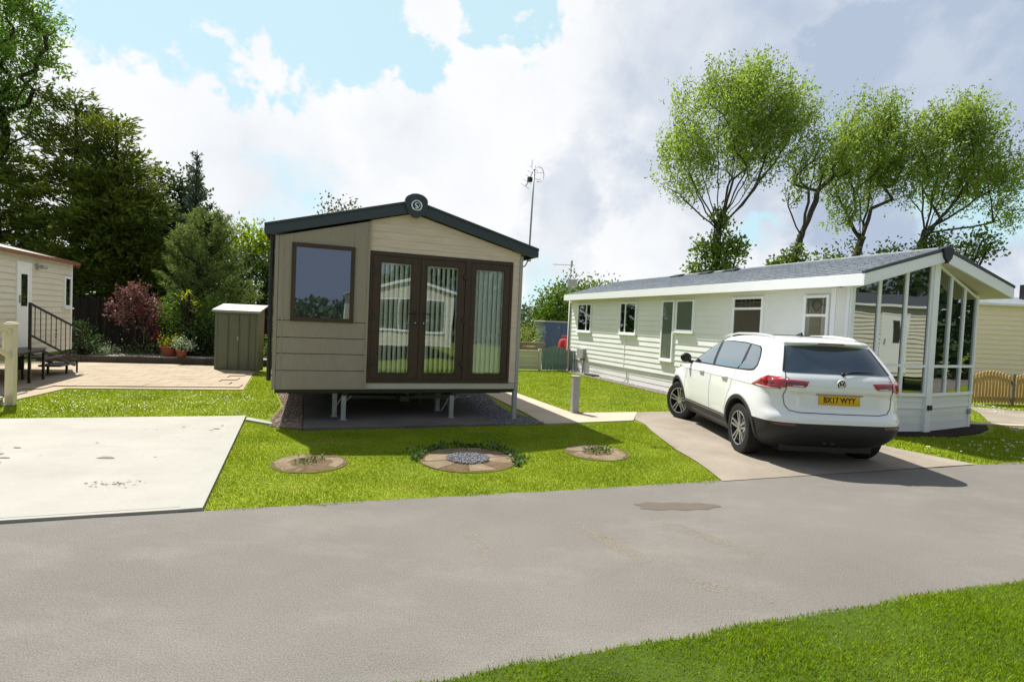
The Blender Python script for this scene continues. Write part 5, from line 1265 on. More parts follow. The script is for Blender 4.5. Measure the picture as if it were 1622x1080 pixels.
tree('poplar_tree', 'third poplar from left with dark forked trunk over the lodge ridge', 'tree', [(14.9, 24.5, 0), (15.0, 24.5, 4.6), (15.3, 24.5, 5.6), (15.5, 24.5, 6.2)],
     [(15.3, 24.5, 9.6, 1.4, 1.5, 1.4), (15.2, 24.5, 11.1, 1.1, 1.1, .9), (16.4, 24.5, 10.2, 1.0, 1.1, 1.1), (14.3, 24.5, 8.6, .8, .9, .9), (16.2, 24.5, 8.3, .8, .9, .7), (14.6, 24.5, 7.0, .7, .7, .6)], 250, 'leaf_poplar', 'bark_pop', 20500, .13, .065, bias=(.42, 0, .7), gap=.22, seed=7, **PK)
tree('poplar_tree', 'rightmost broad poplar leaning out to the right above the gable', 'tree', [(17.5, 24, 0), (17.6, 24, 4.8), (17.75, 24, 5.8), (17.9, 24, 6.5)],
     [(18.5, 24, 9.7, 1.5, 1.5, 1.4), (20.0, 24, 9.2, 1.3, 1.3, 1.0), (18.6, 24, 10.9, 1.2, 1.2, .8), (17.5, 24, 8.4, .7, .8, .8), (20.9, 24, 8.4, .9, .9, .7), (19.5, 24, 10.8, 1.0, 1.0, .6), (21.2, 24, 7.3, .5, .6, .5), (19.0, 24, 8.0, .9, .9, .6)], 300, 'leaf_poplar', 'bark_pop', 26000, .13, .065, bias=(.5, 0, .65), gap=.22, seed=9, **PK)
def bush(name, label, cat, blobs, n, m, ln, wd, loc, bias=(0, 0, .2), clump=90, stems=True, group=None, barkm='bark_dark', seed=1, surf=.6, kind=None, cl=.16):
    rg = np.random.default_rng(seed); T = thing(name, loc, 0, label, cat, group)
    if kind: T['kind'] = kind
    C = blob_points(blobs, clump, surf, 0, seed); idx = rg.integers(0, len(C), n)
    s = np.mean([b[3] for b in blobs]) * cl * 1.6
    P = C[idx] + rg.normal(size=(n, 3)) * s; P[:, 2] = np.maximum(P[:, 2], loc[2] + .02)
    ctr = np.mean([b[:3] for b in blobs], axis=0); out = P - ctr; out /= np.linalg.norm(out, axis=1, keepdims=True)
    leaf_soup('foliage', P, out * .5 + np.array(bias) + rg.normal(size=(n, 3)) * .6, ln, wd, m, parent=T).location = (-loc[0], -loc[1], -loc[2])
    if stems:
        b = MB()
        for k in range(min(26, len(C))):
            q = C[k]; a = Vector((loc[0] + rg.uniform(-.1, .1), loc[1] + rg.uniform(-.1, .1), loc[2])); e = Vector(q); mid = a.lerp(e, .5) + Vector((0, 0, (e - a).length * .08))
            rr = .012 + .012 * (e - a).length; b.tube([a, mid, e], [rr, rr * .6, rr * .25], 5, cap=False)
        b.build('stems', barkm, T, smooth=True, loc=loc)
    return T
bush('ivy', 'ivy clothing the trunk of the tallest poplar', 'ivy', [(8.75, 23.8, 3.6, 1.15, .8, 1.0), (8.5, 23.8, 4.9, .75, .6, .8), (9.5, 23.8, 5.2, .6, .5, .5), (8.8, 23.8, 6.2, .32, .3, .8)], 4600, 'leaf_ivy', .16, .12, (8.8, 23.8, 0), seed=4, clump=110)
bush('ivy', 'ragged ivy low on the leaning poplar trunk', 'ivy', [(11.7, 23.8, 4.2, .75, .5, .8), (12.1, 23.8, 5.2, .35, .4, .5)], 1500, 'leaf_ivy', .15, .11, (12.0, 23.8, 0), seed=5, clump=40)
bush('shrub', 'light green bush top peeping over the ridge between poplar trunks', 'shrub', [(13.5, 24, 4.3, 1.0, .8, .9)], 1500, 'leaf_bush', .15, .1, (13.5, 24, 0), seed=6, clump=40)
bush('shrub', 'green bush around the base of the forked poplar', 'shrub', [(15.2, 24, 4.6, 1.2, .9, 1.1), (16.6, 24, 4.9, .8, .8, .9)], 2600, 'leaf_bush', .15, .1, (15.2, 24, 0), seed=7, clump=60)
bush('shrub', 'leafy bush below the rightmost poplar by the gable', 'shrub', [(18.4, 23.6, 5.2, 1.3, .9, .9), (19.9, 23.6, 5.9, .6, .6, .6)], 2400, 'leaf_bush', .15, .1, (18.4, 23.6, 0), seed=8, clump=60)
# left side
tree('ash_tree', 'tall light green ash at the left edge overhanging the caravan', 'tree', [(-21.5, 21, 0), (-21.3, 21, 4), (-21.0, 21, 7)],
     [(-20.1, 21, 11.8, 2.0, 2, 2.0), (-19.2, 21, 10.2, 1.4, 1.5, 1.2), (-20.4, 21, 8.6, 1.6, 1.6, 1.4), (-19.7, 21, 12.7, 1.2, 1.2, 1.2), (-20.9, 21, 6.4, 1.4, 1.4, 1.3), (-22, 21, 10.5, 2.4, 2.2, 3)], 420, 'leaf_ash', 'bark_dark', 19000, .19, .07, bias=(.1, -.05, -.05), shoot=.5, spread=.24, r0=.22, gap=.5, seed=13, outward=.5)
def conifer(name, label, blobs, n, m, ln, wd, base, top, seed, clump, droop=-.05, group=None, flat=.35, sp=.30):
    """dense conifer: flat sprays reaching outward from a straight trunk"""
    rg = np.random.default_rng(seed); T = thing(name, base, 0, label, 'tree', group)
    b = MB(); b.tube([base, (base[0] + .05, base[1], (base[2] + top) / 2), (base[0], base[1], top)], [.28, .17, .03], 8); b.build('trunk', 'bark_dark', T, smooth=True, loc=base)
    C = blob_points(blobs, clump, .7, 0, seed); ax = np.array([base[0], base[1]])
    out = np.zeros_like(C); out[:, :2] = C[:, :2] - ax; out /= np.linalg.norm(out, axis=1, keepdims=True) + 1e-6
    b = MB()
    for k in range(0, len(C), 2):
        c_ = C[k]; r = np.linalg.norm(c_[:2] - ax); z0 = max(base[2] + .5, min(top - .3, c_[2] - r * .15)); b.tube([(base[0], base[1], z0), tuple(c_)], [.03 + .01 * r, .012], 4, cap=False)
    b.build('limbs', 'bark_dark', T, smooth=True, loc=base)
    idx = rg.integers(0, len(C), n); t = rg.uniform(-1, 1, n)[:, None]
    up = np.array([0, 0, 1.0]); side = np.cross(out, up)
    s = rg.uniform(-1, 1, n)[:, None]
    P = C[idx] + out[idx] * t * sp * 1.5 + side[idx] * s * sp * (1 - .4 * t) + rg.normal(size=(n, 3)) * [sp * .22, sp * .22, sp * flat] + up * (t * sp * (.45 + droop))
    Dv = out[idx] * .8 + side[idx] * s * .7 + up * (.35 + droop) + rg.normal(size=(n, 3)) * .3
    leaf_soup('crown', P, Dv, ln, wd, m, parent=T).location = (-base[0], -base[1], -base[2])
    return T
conifer('cypress_tree', 'huge dark conifer with layered boughs, tallest at left', [(-17.8, 22, 8.7, .8, .9, 1.4), (-17.6, 22, 7.4, 1.6, 1.7, 1.5), (-17.7, 22, 5.7, 2.3, 2.1, 1.5), (-17.6, 22, 4.0, 2.6, 2.3, 1.6), (-17.6, 22, 2.6, 2.6, 2.2, 1.2)], 26000, 'needle_cypress', .26, .075, (-17.8, 22, 0), 9.6, 21, 420)
conifer('cypress_tree', 'second dark conifer with a curled tip right of the tallest one', [(-15.9, 21.6, 8.0, .6, .7, 1.2), (-15.8, 21.6, 6.4, 1.2, 1.4, 1.3), (-15.6, 21.6, 4.8, 1.6, 1.7, 1.4), (-15.5, 21.6, 3.3, 1.7, 1.7, 1.0)], 17000, 'needle_cypress', .26, .075, (-15.9, 21.6, 0), 9.1, 22, 280)
conifer('cypress_tree', 'dark bluish conifer at the left edge behind the cream caravan', [(-20.8, 21.8, 6.0, 1.7, 1.5, 2.2), (-20.8, 21.8, 3.8, 2.2, 1.8, 1.8)], 12000, 'needle_cypress', .26, .075, (-20.8, 21.8, 0), 8.0, 23, 220)
tree('broadleaf_tree', 'dark rounded tree between the conifers and the pointed spruce', 'tree', [(-15.3, 24, 0), (-15.2, 24, 3), (-15.1, 24, 4.6)],
     [(-15.2, 24, 6.3, 1.3, 1.2, 1.1), (-14.4, 24, 4.9, 1.2, 1.2, 1.3), (-15.8, 24, 5.0, 1.3, 1.2, 1.2), (-14.7, 24, 3.4, 1.3, 1.2, 1.0)], 200, 'leaf_dark', 'bark_dark', 15000, .17, .09, bias=(0, 0, .3), spread=.22, seed=31, gap=.1)
tree('broadleaf_tree', 'thin leaved dark tree low behind the acer', 'tree', [(-16.4, 23.5, 0), (-16.3, 23.5, 1.6), (-16.2, 23.5, 2.6)],
     [(-16.6, 23.5, 3.2, 1.6, 1, 1.3), (-14.6, 23.5, 2.4, 1.4, 1, 1.0)], 110, 'leaf_dark', 'bark_dark', 5200, .17, .09, seed=32, gap=.3)
def whorl(name, label, base, h, rmax, m, n, ln, wd, seed, barkm='bark_dark', upa=.35, gapw=.42, tuft=.18, power=.8, r_top=.1, nb=6):
    rg = np.random.default_rng(seed); T = thing(name, base, 0, label, 'tree')
    b = MB(); b.tube([base, (base[0], base[1], base[2] + h * .5), (base[0], base[1], base[2] + h)], [.10 + .01 * h, .05 + .005 * h, .012], 8); b.build('trunk', barkm, T, smooth=True, loc=base)
    b = MB(); segs = []
    z = .25
    while z < h * .97:
        f = 1 - z / h; L0 = rmax * f ** power + r_top
        for k in range(nb):
            a = rg.uniform(0, 2 * PI); L_ = L0 * rg.uniform(.7, 1.1); zz = z + rg.uniform(-.12, .12)
            p0 = np.array([base[0], base[1], base[2] + zz]); d = np.array([math.cos(a), math.sin(a), 0.0])
            p1 = p0 + d * L_ * .6 + [0, 0, upa * L_ * .35]; p2 = p0 + d * L_ + [0, 0, upa * L_ * 1.0 + .06]
            b.tube([p0, p1, p2], [.02 + .012 * L_, .014, .006], 4, cap=False); segs.append((p0, p1, p2, L_))
            for q in range(int(2 + 3 * L_)):
                t = rg.uniform(.3, .95); s0 = p0 + (p2 - p0) * t; da = a + rg.choice([-1, 1]) * rg.uniform(.5, .9); l2 = L_ * .38 * (1.1 - t) + .1
                s1 = s0 + np.array([math.cos(da), math.sin(da), upa * 1.1]) * l2; segs.append((s0, (s0 + s1) / 2, s1, l2))
        z += gapw * (.55 + .5 * f)
    segs.append((np.array([base[0], base[1], base[2] + h * .85]), np.array([base[0], base[1], base[2] + h * .93]), np.array([base[0], base[1], base[2] + h]), .5))
    b.build('limbs', barkm, T, smooth=True, loc=base)
    W_ = np.array([s[3] for s in segs]) ** .9; W_ /= W_.sum(); idx = rg.choice(len(segs), n, p=W_); t = rg.uniform(.15, 1, n)[:, None]
    A_ = np.array([s[0] for s in segs])[idx]; B2 = np.array([s[1] for s in segs])[idx]; C_ = np.array([s[2] for s in segs])[idx]
    P = (1 - t) ** 2 * A_ + 2 * t * (1 - t) * B2 + t ** 2 * C_; dv = (C_ - A_); dv /= np.linalg.norm(dv, axis=1, keepdims=True) + 1e-9
    rn = rg.normal(size=(n, 3)); Dv = dv * .65 + rn / np.linalg.norm(rn, axis=1, keepdims=True) * .8
    leaf_soup('crown', P, Dv, ln, wd, m, parent=T).location = (-base[0], -base[1], -base[2])
    return T
whorl('spruce_tree', 'slender pointed bluish spruce rising behind the lighter pine', (-12.35, 21, .1), 7.6, 1.15, 'needle_spruce', 11000, .12, .024, 41, upa=.6, power=1.05, gapw=.40, r_top=.04)
whorl('pine_tree', 'light green bushy pine beside the green metal locker', (-10.7, 19, .1), 4.75, 1.75, 'needle_pine', 30000, .15, .022, 42, upa=.75, power=.55, gapw=.30, nb=8)
bush('laurel_bush', 'sunlit lime green bush beside the caravan roof edge', 'bush', [(-11.7, 24, 4.3, 1.1, 1, 1.0), (-10.6, 24, 4.0, 1.1, 1, 1.1), (-12.6, 24, 3.6, .8, .9, .8)], 6500, 'leaf_lime', .17, .09, (-11.5, 24, 0), seed=51, clump=150)
bush('dark_bush', 'dense dark green bush below the lime green one', 'bush', [(-10.4, 22.5, 2.2, 1.5, .8, 1.6), (-8.9, 22.5, 1.8, 1.3, .8, 1.5), (-11.9, 22.8, 2.0, 1.2, .8, 1.6)], 12000, 'leaf_dark', .15, .1, (-10.2, 22.5, 0), seed=52, clump=190)
tree('birch_tree', 'wispy treetop showing just above the brown caravan roof', 'tree', [(-7.9, 24, 0), (-7.85, 24, 3.5), (-7.8, 24, 5.2)], [(-8.0, 24, 5.9, .7, .5, .7), (-7.4, 24, 6.1, .45, .4, .4)], 36, 'leaf_dark', 'bark_dark', 420, .12, .09, seed=55, r0=.06, spread=.14)
# the bed behind the low wall: fence, acer, pots and shrubs
tree('acer_tree', 'small reddish purple acer in front of the dark fence', 'acer', [(-11.75, 16.9, .2), (-11.75, 16.9, .9), (-11.7, 16.9, 1.2)],
     [(-11.7, 16.9, 1.85, .40, .38, .50), (-12.0, 16.9, 1.5, .40, .36, .38), (-11.35, 16.9, 1.45, .36, .35, .42), (-11.25, 16.85, 1.0, .25, .25, .3)], 120, 'leaf_acer', 'bark_dark', 3400, .085, .055, spread=.10, shoot=.18, r0=.035, seed=61, bias=(0, 0, .05), minr=.004)
bush('azalea', 'red flowering spray low at the right of the acer', 'shrub', [(-11.05, 16.7, 1.25, .16, .1, .14), (-10.95, 16.7, .78, .12, .1, .16), (-11.4, 16.7, 1.55, .1, .1, .1)], 160, 'flower_red', .06, .045, (-11.05, 16.75, .2), seed=62, clump=20)
bush('golden_shrub', 'yellow orange tinged shrub growing up beside the pine', 'shrub', [(-10.15, 16.9, 2.0, .16, .2, .2), (-10.0, 16.9, 1.75, .2, .2, .15)], 170, 'leaf_yellow', .055, .04, (-10.2, 16.95, .2), seed=63, clump=24)
bush('garden_shrub', 'mid green leafy shrub between the acer and the pine', 'shrub', [(-10.6, 17.3, 1.3, .65, .5, .75), (-9.9, 17.3, 1.0, .6, .5, .6), (-9.6, 17.4, 1.6, .4, .4, .4)], 4200, 'leaf_bush', .09, .055, (-10.3, 17.3, .2), seed=64, clump=130)
bush('garden_shrub', 'dark shrub in shade behind the potted plants', 'shrub', [(-9.6, 16.9, .75, .55, .4, .5), (-8.9, 16.9, .9, .5, .4, .6)], 2600, 'leaf_dark', .08, .055, (-9.3, 16.95, .2), seed=65, clump=80)
bush('garden_shrub', 'dark leafy shrub at the far corner of the cream caravan', 'shrub', [(-12.6, 15.7, .65, .35, .3, .45), (-12.3, 16.0, .45, .3, .3, .3)], 1100, 'leaf_dark', .08, .05, (-12.5, 15.75, .1), seed=66, clump=40)
bush('ground_cover', 'pale variegated low plant near the caravan steps', 'plant', [(-11.85, 15.95, .32, .26, .15, .10)], 420, 'leaf_pale', .06, .03, (-11.85, 15.95, .2), seed=67, clump=30, stems=False)
for k, (x, y, w_, lab) in enumerate([(-11.0, 16.2, .8, 'dim mossy ground plants at left of the white pebbles')]):
    bush('ground_cover', lab, 'plant', [(x, y, .28, w_, .25, .10)], 700, 'weed', .05, .025, (x, y, .2), seed=70 + k, clump=40, stems=False)
bush('climber', 'green and white flowered climber between locker and brown caravan', 'climber', [(-7.05, 16.2, 1.0, .22, .3, .9), (-6.8, 15.6, .5, .25, .3, .45)], 1500, 'leaf_bush', .08, .055, (-7.0, 16.0, 0), seed=75, clump=60)
def pot(x, y, z, r, h, label, plant_label, m, nl, blob, ln, seed, cat='plant'):
    b = MB(); b.lathe([(0, 0), (r * .72, 0), (r * .95, h * .86), (r * 1.06, h * .86), (r * 1.06, h), (r * .92, h), (r * .90, h * .9), (0, h * .9)], (0, 0, 0), 'z', 20)
    o = b.build('plant_pot', 'terracotta', smooth=True, angle=35); o.location = (x, y, z); tag(o, label, 'plant pot')
    bush('potted_plant', plant_label, cat, [blob], nl, m, ln, ln * .6, (x, y, z + h * .9), seed=seed, clump=26, barkm='weed')
pot(-10.25, 16.25, .2, .24, .30, 'wide terracotta pot holding the bright yellow plant', 'bright yellow green plant in the wide pot', 'leaf_yellow', 260, (-10.25, 16.25, .62, .27, .2, .15), .06, 81)
pot(-9.75, 16.05, .2, .15, .22, 'small red pot holding the pale leaved plant', 'pale variegated plant in the small red pot', 'leaf_pale', 420, (-9.70, 16.05, .58, .26, .2, .18), .06, 82)
# hedge and bush behind the lodge
bush('round_bush', 'large round bush behind the far end of the white lodge', 'bush', [(3.2, 31, 2.7, 1.5, 1.4, 1.5), (4.6, 31, 2.9, 1.2, 1.2, 1.2), (2.3, 31, 2.2, .9, 1, 1.2), (5.8, 31, 3.2, .9, .9, .8)], 9500, 'leaf_bush', .18, .11, (3.4, 31, 0), seed=91, clump=200)
bush('field_weeds', 'tall sunlit weeds in the rough beyond the gate', 'weeds', [(.9, 24.5, 1.05, .9, .6, .45), (.0, 25, 1.0, .9, .6, .5), (-.9, 25, 1.1, .8, .6, .4)], 3600, 'leaf_field', .12, .035, (.5, 24.6, .4), bias=(0, 0, .8), seed=92, clump=120, stems=False)
bush('hedge', 'low dark hedge far behind the weeds beyond the gate', 'hedge', [(.3, 33, 1.5, 1.6, .7, .75), (-1.8, 33, 1.6, 1.6, .7, .8), (2.2, 33, 1.5, 1.2, .7, .7)], 4200, 'leaf_dark', .16, .10, (.2, 33, 0), seed=93, clump=110)
# tall dark trees behind the caravans across the lane (seen mirrored)
V = []; Dv = []; rg = np.random.default_rng(98)
for k in range(15000):
    u = rg.uniform(8, 46); h = (6.5 + 1.6 * math.sin(u * .5) + 1.2 * math.sin(u * 1.3 + 1)) * min(1, max(.2, (u - 8) / 4)); V.append((u, -19 + u * .2 + rg.uniform(-1.5, 1.5), rg.uniform(0, h))); Dv.append(rg.normal(size=3) + [0, 0, .4])
leaf_soup('treeline', np.array(V), np.array(Dv), .5, .35, 'leaf_dark', label='dark trees across the lane mirrored in the windows', kind='stuff')
V = []; Dv = []; rg = np.random.default_rng(97)
for k in range(7000):
    v = rg.uniform(4, 22); V.append((27 + rg.uniform(-1.5, 1.5), v, rg.uniform(0, 5.5 + math.sin(v)))); Dv.append(rg.normal(size=3) + [0, 0, .4])
leaf_soup('treeline', np.array(V), np.array(Dv), .5, .35, 'leaf_dark', label='dark hedge trees at the far end of the lane mirrored in the bay', kind='stuff')
# far hedgerows round the horizon
V = []; Dv = []
rg = np.random.default_rng(99)
for k in range(26000):
    a = rg.uniform(0, 2 * PI); R__ = rg.uniform(70, 84); h = 3.2 + 1.3 * math.sin(a * 9) + 1.0 * math.sin(a * 23 + 1) + .6 * math.sin(a * 61)
    V.append((R__ * math.cos(a), R__ * math.sin(a), rg.uniform(0, max(1.5, h)))); Dv.append(rg.normal(size=3) + [0, 0, .4])
leaf_soup('treeline', np.array(V), np.array(Dv), 1.2, .8, 'leaf_dark', label='far off hedgerow trees along the horizon', kind='stuff')
# ---------------------------------------------------------------- smaller things
# green metal locker
S_ = thing('storage_locker', (-8.08, 14.76, 0), .01, 'olive green metal storage locker with pale roof on the paving', 'locker')
m = MB(); m.box(.02, 1.17, .0, .36, .03, 1.60); m.prism([(.02, .0, 1.60), (.02, .36, 1.60), (.02, .36, 1.74)], (1.15, 0, 0)); m.build('body', 'shed_paint', S_)
m = MB()
for x in (.0, 1.12): m.box(x, x + .07, -.015, .05, .0, 1.62)
m.box(.07, 1.12, -.01, .02, .0, .06); m.box(.07, 1.12, -.01, .02, 1.55, 1.62); m.build('frame', 'shed_paint', S_, bevel=.005)
for i, (a, b_) in enumerate(((.075, .365), (.385, .655), (.675, .93), (.945, 1.115))):
    m = MB(); m.box(a, b_, -.018, .01, .065, 1.545)
    m.box(a + .02, a + .03, -.024, -.017, .09, 1.52); m.box(b_ - .03, b_ - .02, -.024, -.017, .09, 1.52); m.build('door_panel', 'shed_paint', S_, bevel=.004)
m = MB(); m.box(.62, .66, -.04, -.016, .85, .95); m.build('latch', 'galv', S_)
m = MB(); m.prism([(-.06, -.07, 1.625), (1.24, -.07, 1.625), (1.22, .46, 1.80), (-.02, .46, 1.80)], (0, 0, .035)); m.prism([(-.06, -.075, 1.60), (1.24, -.075, 1.60), (1.24, -.062, 1.60), (-.06, -.062, 1.60)], (0, 0, .055)); m.build('roof', 'shed_roof', S_)
# low retaining wall and the raised bed behind it
m = MB(); p0 = Vector((-13.2, 15.05, 0)); p1 = Vector((-6.95, 16.45, 0)); d = (p1 - p0).normalized(); nrm = Vector((d.y, -d.x, 0))
Fw = frame(p0, d, nrm); m.xf = Fw; Lw = (p1 - p0).length
k = 0; u = 0
while u < Lw: 
    w_ = random.uniform(.9, 1.2); m.box(u, min(Lw, u + w_) - .01, -.10, .0 + random.uniform(-.004, .004), 0, .20 + random.uniform(-.005, .005)); u += w_
tag(m.build('retaining_wall', 'retaining', bevel=.008), 'low dark sleeper wall along the back of the paving', 'wall')
bed = [(-13.3, 15.2), (-6.98, 16.55), (-6.6, 19.6), (-13.8, 19.6)]
sheet('planting_bed', bed, .17, 'soil', thick=.17)
gravel('gravel', [(-11.7, 15.62), (-7.0, 16.62), (-7.05, 17.15), (-9.4, 16.75), (-11.9, 16.3)], 2400, .016, .035, .172, 'gravel_white', None, 'white pebbles on the raised bed behind the sleeper wall')
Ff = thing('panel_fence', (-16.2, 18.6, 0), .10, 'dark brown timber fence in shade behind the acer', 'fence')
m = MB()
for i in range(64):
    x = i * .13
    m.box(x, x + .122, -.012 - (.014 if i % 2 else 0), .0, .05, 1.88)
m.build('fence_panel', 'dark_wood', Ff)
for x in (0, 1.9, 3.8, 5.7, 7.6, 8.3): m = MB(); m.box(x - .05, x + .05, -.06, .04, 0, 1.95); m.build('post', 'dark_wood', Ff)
# caravan steps with black railing: run along the caravan wall
St = thing('entrance_steps', (Lx, Ly, 0), .34, 'black metal steps with railing at the cream caravan door', 'steps')
x0, x1 = .03, .44
def tread(y0, y1, z): m = MB(); m.box(x0, x1, y0, y1, z - .04, z); m.build('tread', 'step_top', St, bevel=.004)
mat('step_top', (.10, .105, .11), .6, var=.2, scale=6)
tread(-3.6, -2.35, .70); tread(-2.40, -1.60, .50); tread(-1.68, -.85, .27)
m = MB()
for x in (x0 + .03, x1 - .03):
    m.bar((x, -2.4, .62), (x, -.85, .20), .04, .05); m.box(x - .02, x + .02, -3.5, -3.46, 0, .66); m.box(x - .02, x + .02, -2.42, -2.38, 0, .66); m.box(x - .02, x + .02, -1.30, -1.26, 0, .23)
    m.bar((x, -3.5, .64), (x, -2.4, .64), .04, .05)
m.build('frame', 'black_metal', St)
m = MB(); x = x1 - .01
zt = lambda y: 1.62 - (y + 3.03) * .245
zb = lambda y: 1.0 - (y + 3.03) * .30
m.box(x - .022, x + .022, -3.05, -3.01, 0, 1.64)
m.bar((x, -3.03, zt(-3.03)), (x, -.55, zt(-.55)), .035); m.bar((x, -3.03, zb(-3.03)), (x, -.78, zb(-.78)), .03)
m.bar((x, -.78, zb(-.78)), (x, -.78, .0), .03)
for k in range(9):
    y = -2.83 + k * .235; m.bar((x, y, zb(y)), (x, y, zt(y)), .012)
    if k == 4: 
        for dz in (.25, .32, .40): m.lathe([(0, -.03), (.022, 0), (0, .03)], (x, y, zb(y) + dz), 'z', 8)
m.build('railing', 'black_metal', St)
# cream balustrade of the nearest deck, cut by the left edge
D_ = thing('deck_railing', (-7.95, 8.62, 0), .34, 'cream plastic balustrade post with sloping handrail at the left edge', 'railing')
m = MB(); m.box(-.058, .058, -.058, .058, 0, 1.28); m.build('newel_post', 'deck_cream', D_, bevel=.006)
m = MB(); m.box(-.077, .077, -.077, .077, 1.28, 1.305); m.prism([(-.06, -.06, 1.305), (.06, -.06, 1.305), (.06, .06, 1.305), (-.06, .06, 1.305)], (0, 0, .02)); m.build('post_cap', 'deck_cream', D_, bevel=.008)
m = MB(); m.bar((0, -.05, 1.16), (0, -2.2, 2.05), .05, .07); m.bar((0, -.05, .78), (0, -2.2, 1.67), .045, .06)
for k in range(12): y = -.22 - k * .165; m.bar((0, y, .78 + (-y) * .41), (0, y, 1.16 + (-y) * .41), .03)
m.build('handrail', 'deck_cream', D_)
m = MB()
for k in range(4): m.box(-1.1, -.06, -.36 - k * .28, -.08 - k * .28, .10 + k * .19, .15 + k * .19); m.box(-1.1, -.06, -.10 - k * .28, -.08 - k * .28, k * .19, .10 + k * .19)
m.build('step', 'deck_cream', D_)
m = MB(); m.box(-1.12, -.06, -2.3, -1.2, .75, .80); m.box(-1.12, -1.06, -2.3, -.1, 0, .12); m.build('deck', 'deck_cream', D_)

# bollard beside the path
o = thing('bollard', (1.23, 10.25, 0), .30, 'square grey post standing alone between path and lawn', 'bollard')
m = MB(); m.box(-.055, .075, -.06, .06, 0, .70); m.build('post', 'grey_post', o, bevel=.006)
m = MB(); m.box(-.062, .082, -.067, .067, .70, .722); m.build('cap', 'beige_trim', o, bevel=.004)
m = MB(); m.box(.05, .16, -.09, .02, .0, .03); m.build('foot_plate', 'black_plastic', o, bevel=.004)

# cream fence and green gate at the end of the lawn
o = thing('low_fence', (-.9, 18.85, 0), .24, 'low cream board fence at the far end of the lawn', 'fence')
m = MB()
for k in range(4): m.box(0, 1.93, -.02 + .003 * (k % 2), .02, .03 + k * .162, .185 + k * .162)
m.build('boards', 'fence_cream', o)
m = MB(); m.box(-.01, 1.98, -.045, .045, .68, .71); m.build('top_rail', 'fence_cream', o)
for x in (0.0, 1.97): m = MB(); m.box(x - .05, x + .05, -.05, .05, 0, .77 if x else .75); m.build('post', 'fence_cream', o)
o = thing('garden_gate', (1.10, 19.33, 0), .24, 'green wooden gate with curved top beside the cream fence', 'gate')
m = MB()
for k in range(7):
    x = k * .135; h = .72 + .16 * math.sin(PI * (k + .5) / 7); m.box(x, x + .125, -.015, .01, .03, h)
m.build('boards', 'gate_green', o)
m = MB(); m.box(0, .95, .01, .035, .18, .26); m.box(0, .95, .01, .035, .55, .63); m.build('rails', 'gate_green', o)
o = thing('garden_gate', (2.12, 19.6, 0), .24, 'narrow second green gate leaf against the lodge corner', 'gate')
m = MB()
for k in range(4): m.box(k * .135, k * .135 + .12, -.015, .01, .03, .74)
m.build('boards', 'gate_green', o)
m = MB(); m.box(-.06, .0, -.03, .03, 0, .80); m.build('post', 'old_wood', o)
o = thing('blue_shed', (1.45, 24, 0), .2, 'dark blue shed with flat roof behind the lodge corner', 'shed')
m = MB(); F_ = frame((0, 0, 0), (1, 0, 0), (0, -1, 0)); m.xf = F_; siding(m, [rect(0, 2.6, 0, 1.75)], .16, 0, .01, 1.75); m.xf = None; m.box(0, 2.6, .0, 1.8, 0, 1.75); m.build('wall', 'blue_paint', o)
m = MB(); m.box(-.06, 2.66, -.08, 1.88, 1.75, 1.81); m.build('roof', 'grey_post', o); m = MB(); m.box(.75, .80, -.03, .0, 0, 1.75); m.build('corner_post', 'blue_paint', o)
o = thing('old_planks', (-.6, 22.6, 0), .25, 'stack of weathered planks lying beyond the cream fence', 'planks')
for k in range(4): m = MB(); m.box(random.uniform(0, .1), 2.1, 0, .2, .1 + k * .2, .26 + k * .2); m.build('plank', 'old_wood', o, bevel=.01)
o = thing('gas_canister', (1.98, 20.6, 0), 0, 'red gas canister beside the green gate', 'canister')
m = MB(); m.lathe([(0, .3), (.20, .3), (.22, .36), (.22, .98), (.16, 1.10), (.05, 1.14), (0, 1.14)], (0, 0, 0), 'z', 20); m.build('body', 'red_plastic', o, smooth=True, angle=40)
m = MB(); m.tube([(-.10, 0, 1.06), (-.10, 0, 1.24), (.10, 0, 1.24), (.10, 0, 1.06)], .022, 6); m.lathe([(0, 1.1), (.03, 1.1), (.03, 1.2), (0, 1.2)], (0, 0, 0), 'z', 8); m.build('valve_guard', 'red_plastic', o)
m = MB(); m.box(-.3, .3, -.25, .25, 0, .3); m.build('stand', 'old_wood', o)

# picket fence
def picket(x, y, rz, n, label):
    o = thing('picket_fence', (x, y, 0), rz, label, 'fence', 'picket fence panels by the tan caravan'); m = MB(); sp = .112
    for k in range(n):
        u = k * sp; h = .80 + .14 * math.sin(PI * min(1, (k + .5) / 12)); m.prism([(u, -.012, .04), (u + .075, -.012, .04), (u + .075, -.012, h - .03), (u + .0375, -.012, h), (u, -.012, h - .03)], (0, .02, 0))
    m.build('pickets', 'fence_wood', o)
    m = MB(); m.box(-.02, n * sp, .008, .04, .16, .23)
    us = [i * n * sp / 12 for i in range(13)]
    for i in range(12): 
        h = lambda u: .62 + .12 * math.sin(PI * u / (n * sp)); m.prism([(us[i], .008, h(us[i])), (us[i + 1], .008, h(us[i + 1])), (us[i + 1], .008, h(us[i + 1]) + .07), (us[i], .008, h(us[i]) + .07)], (0, .03, 0))
    m.build('rails', 'fence_wood', o)
    m = MB(); m.box(n * sp + .0, n * sp + .09, -.04, .05, 0, .86); m.build('post', 'old_wood', o)
picket(12.55, 14.75, .2, 12, 'arched tan picket fence panel beside the lodge corner')
picket(14.03, 15.05, .2, 12, 'second picket fence panel cut by the right edge')

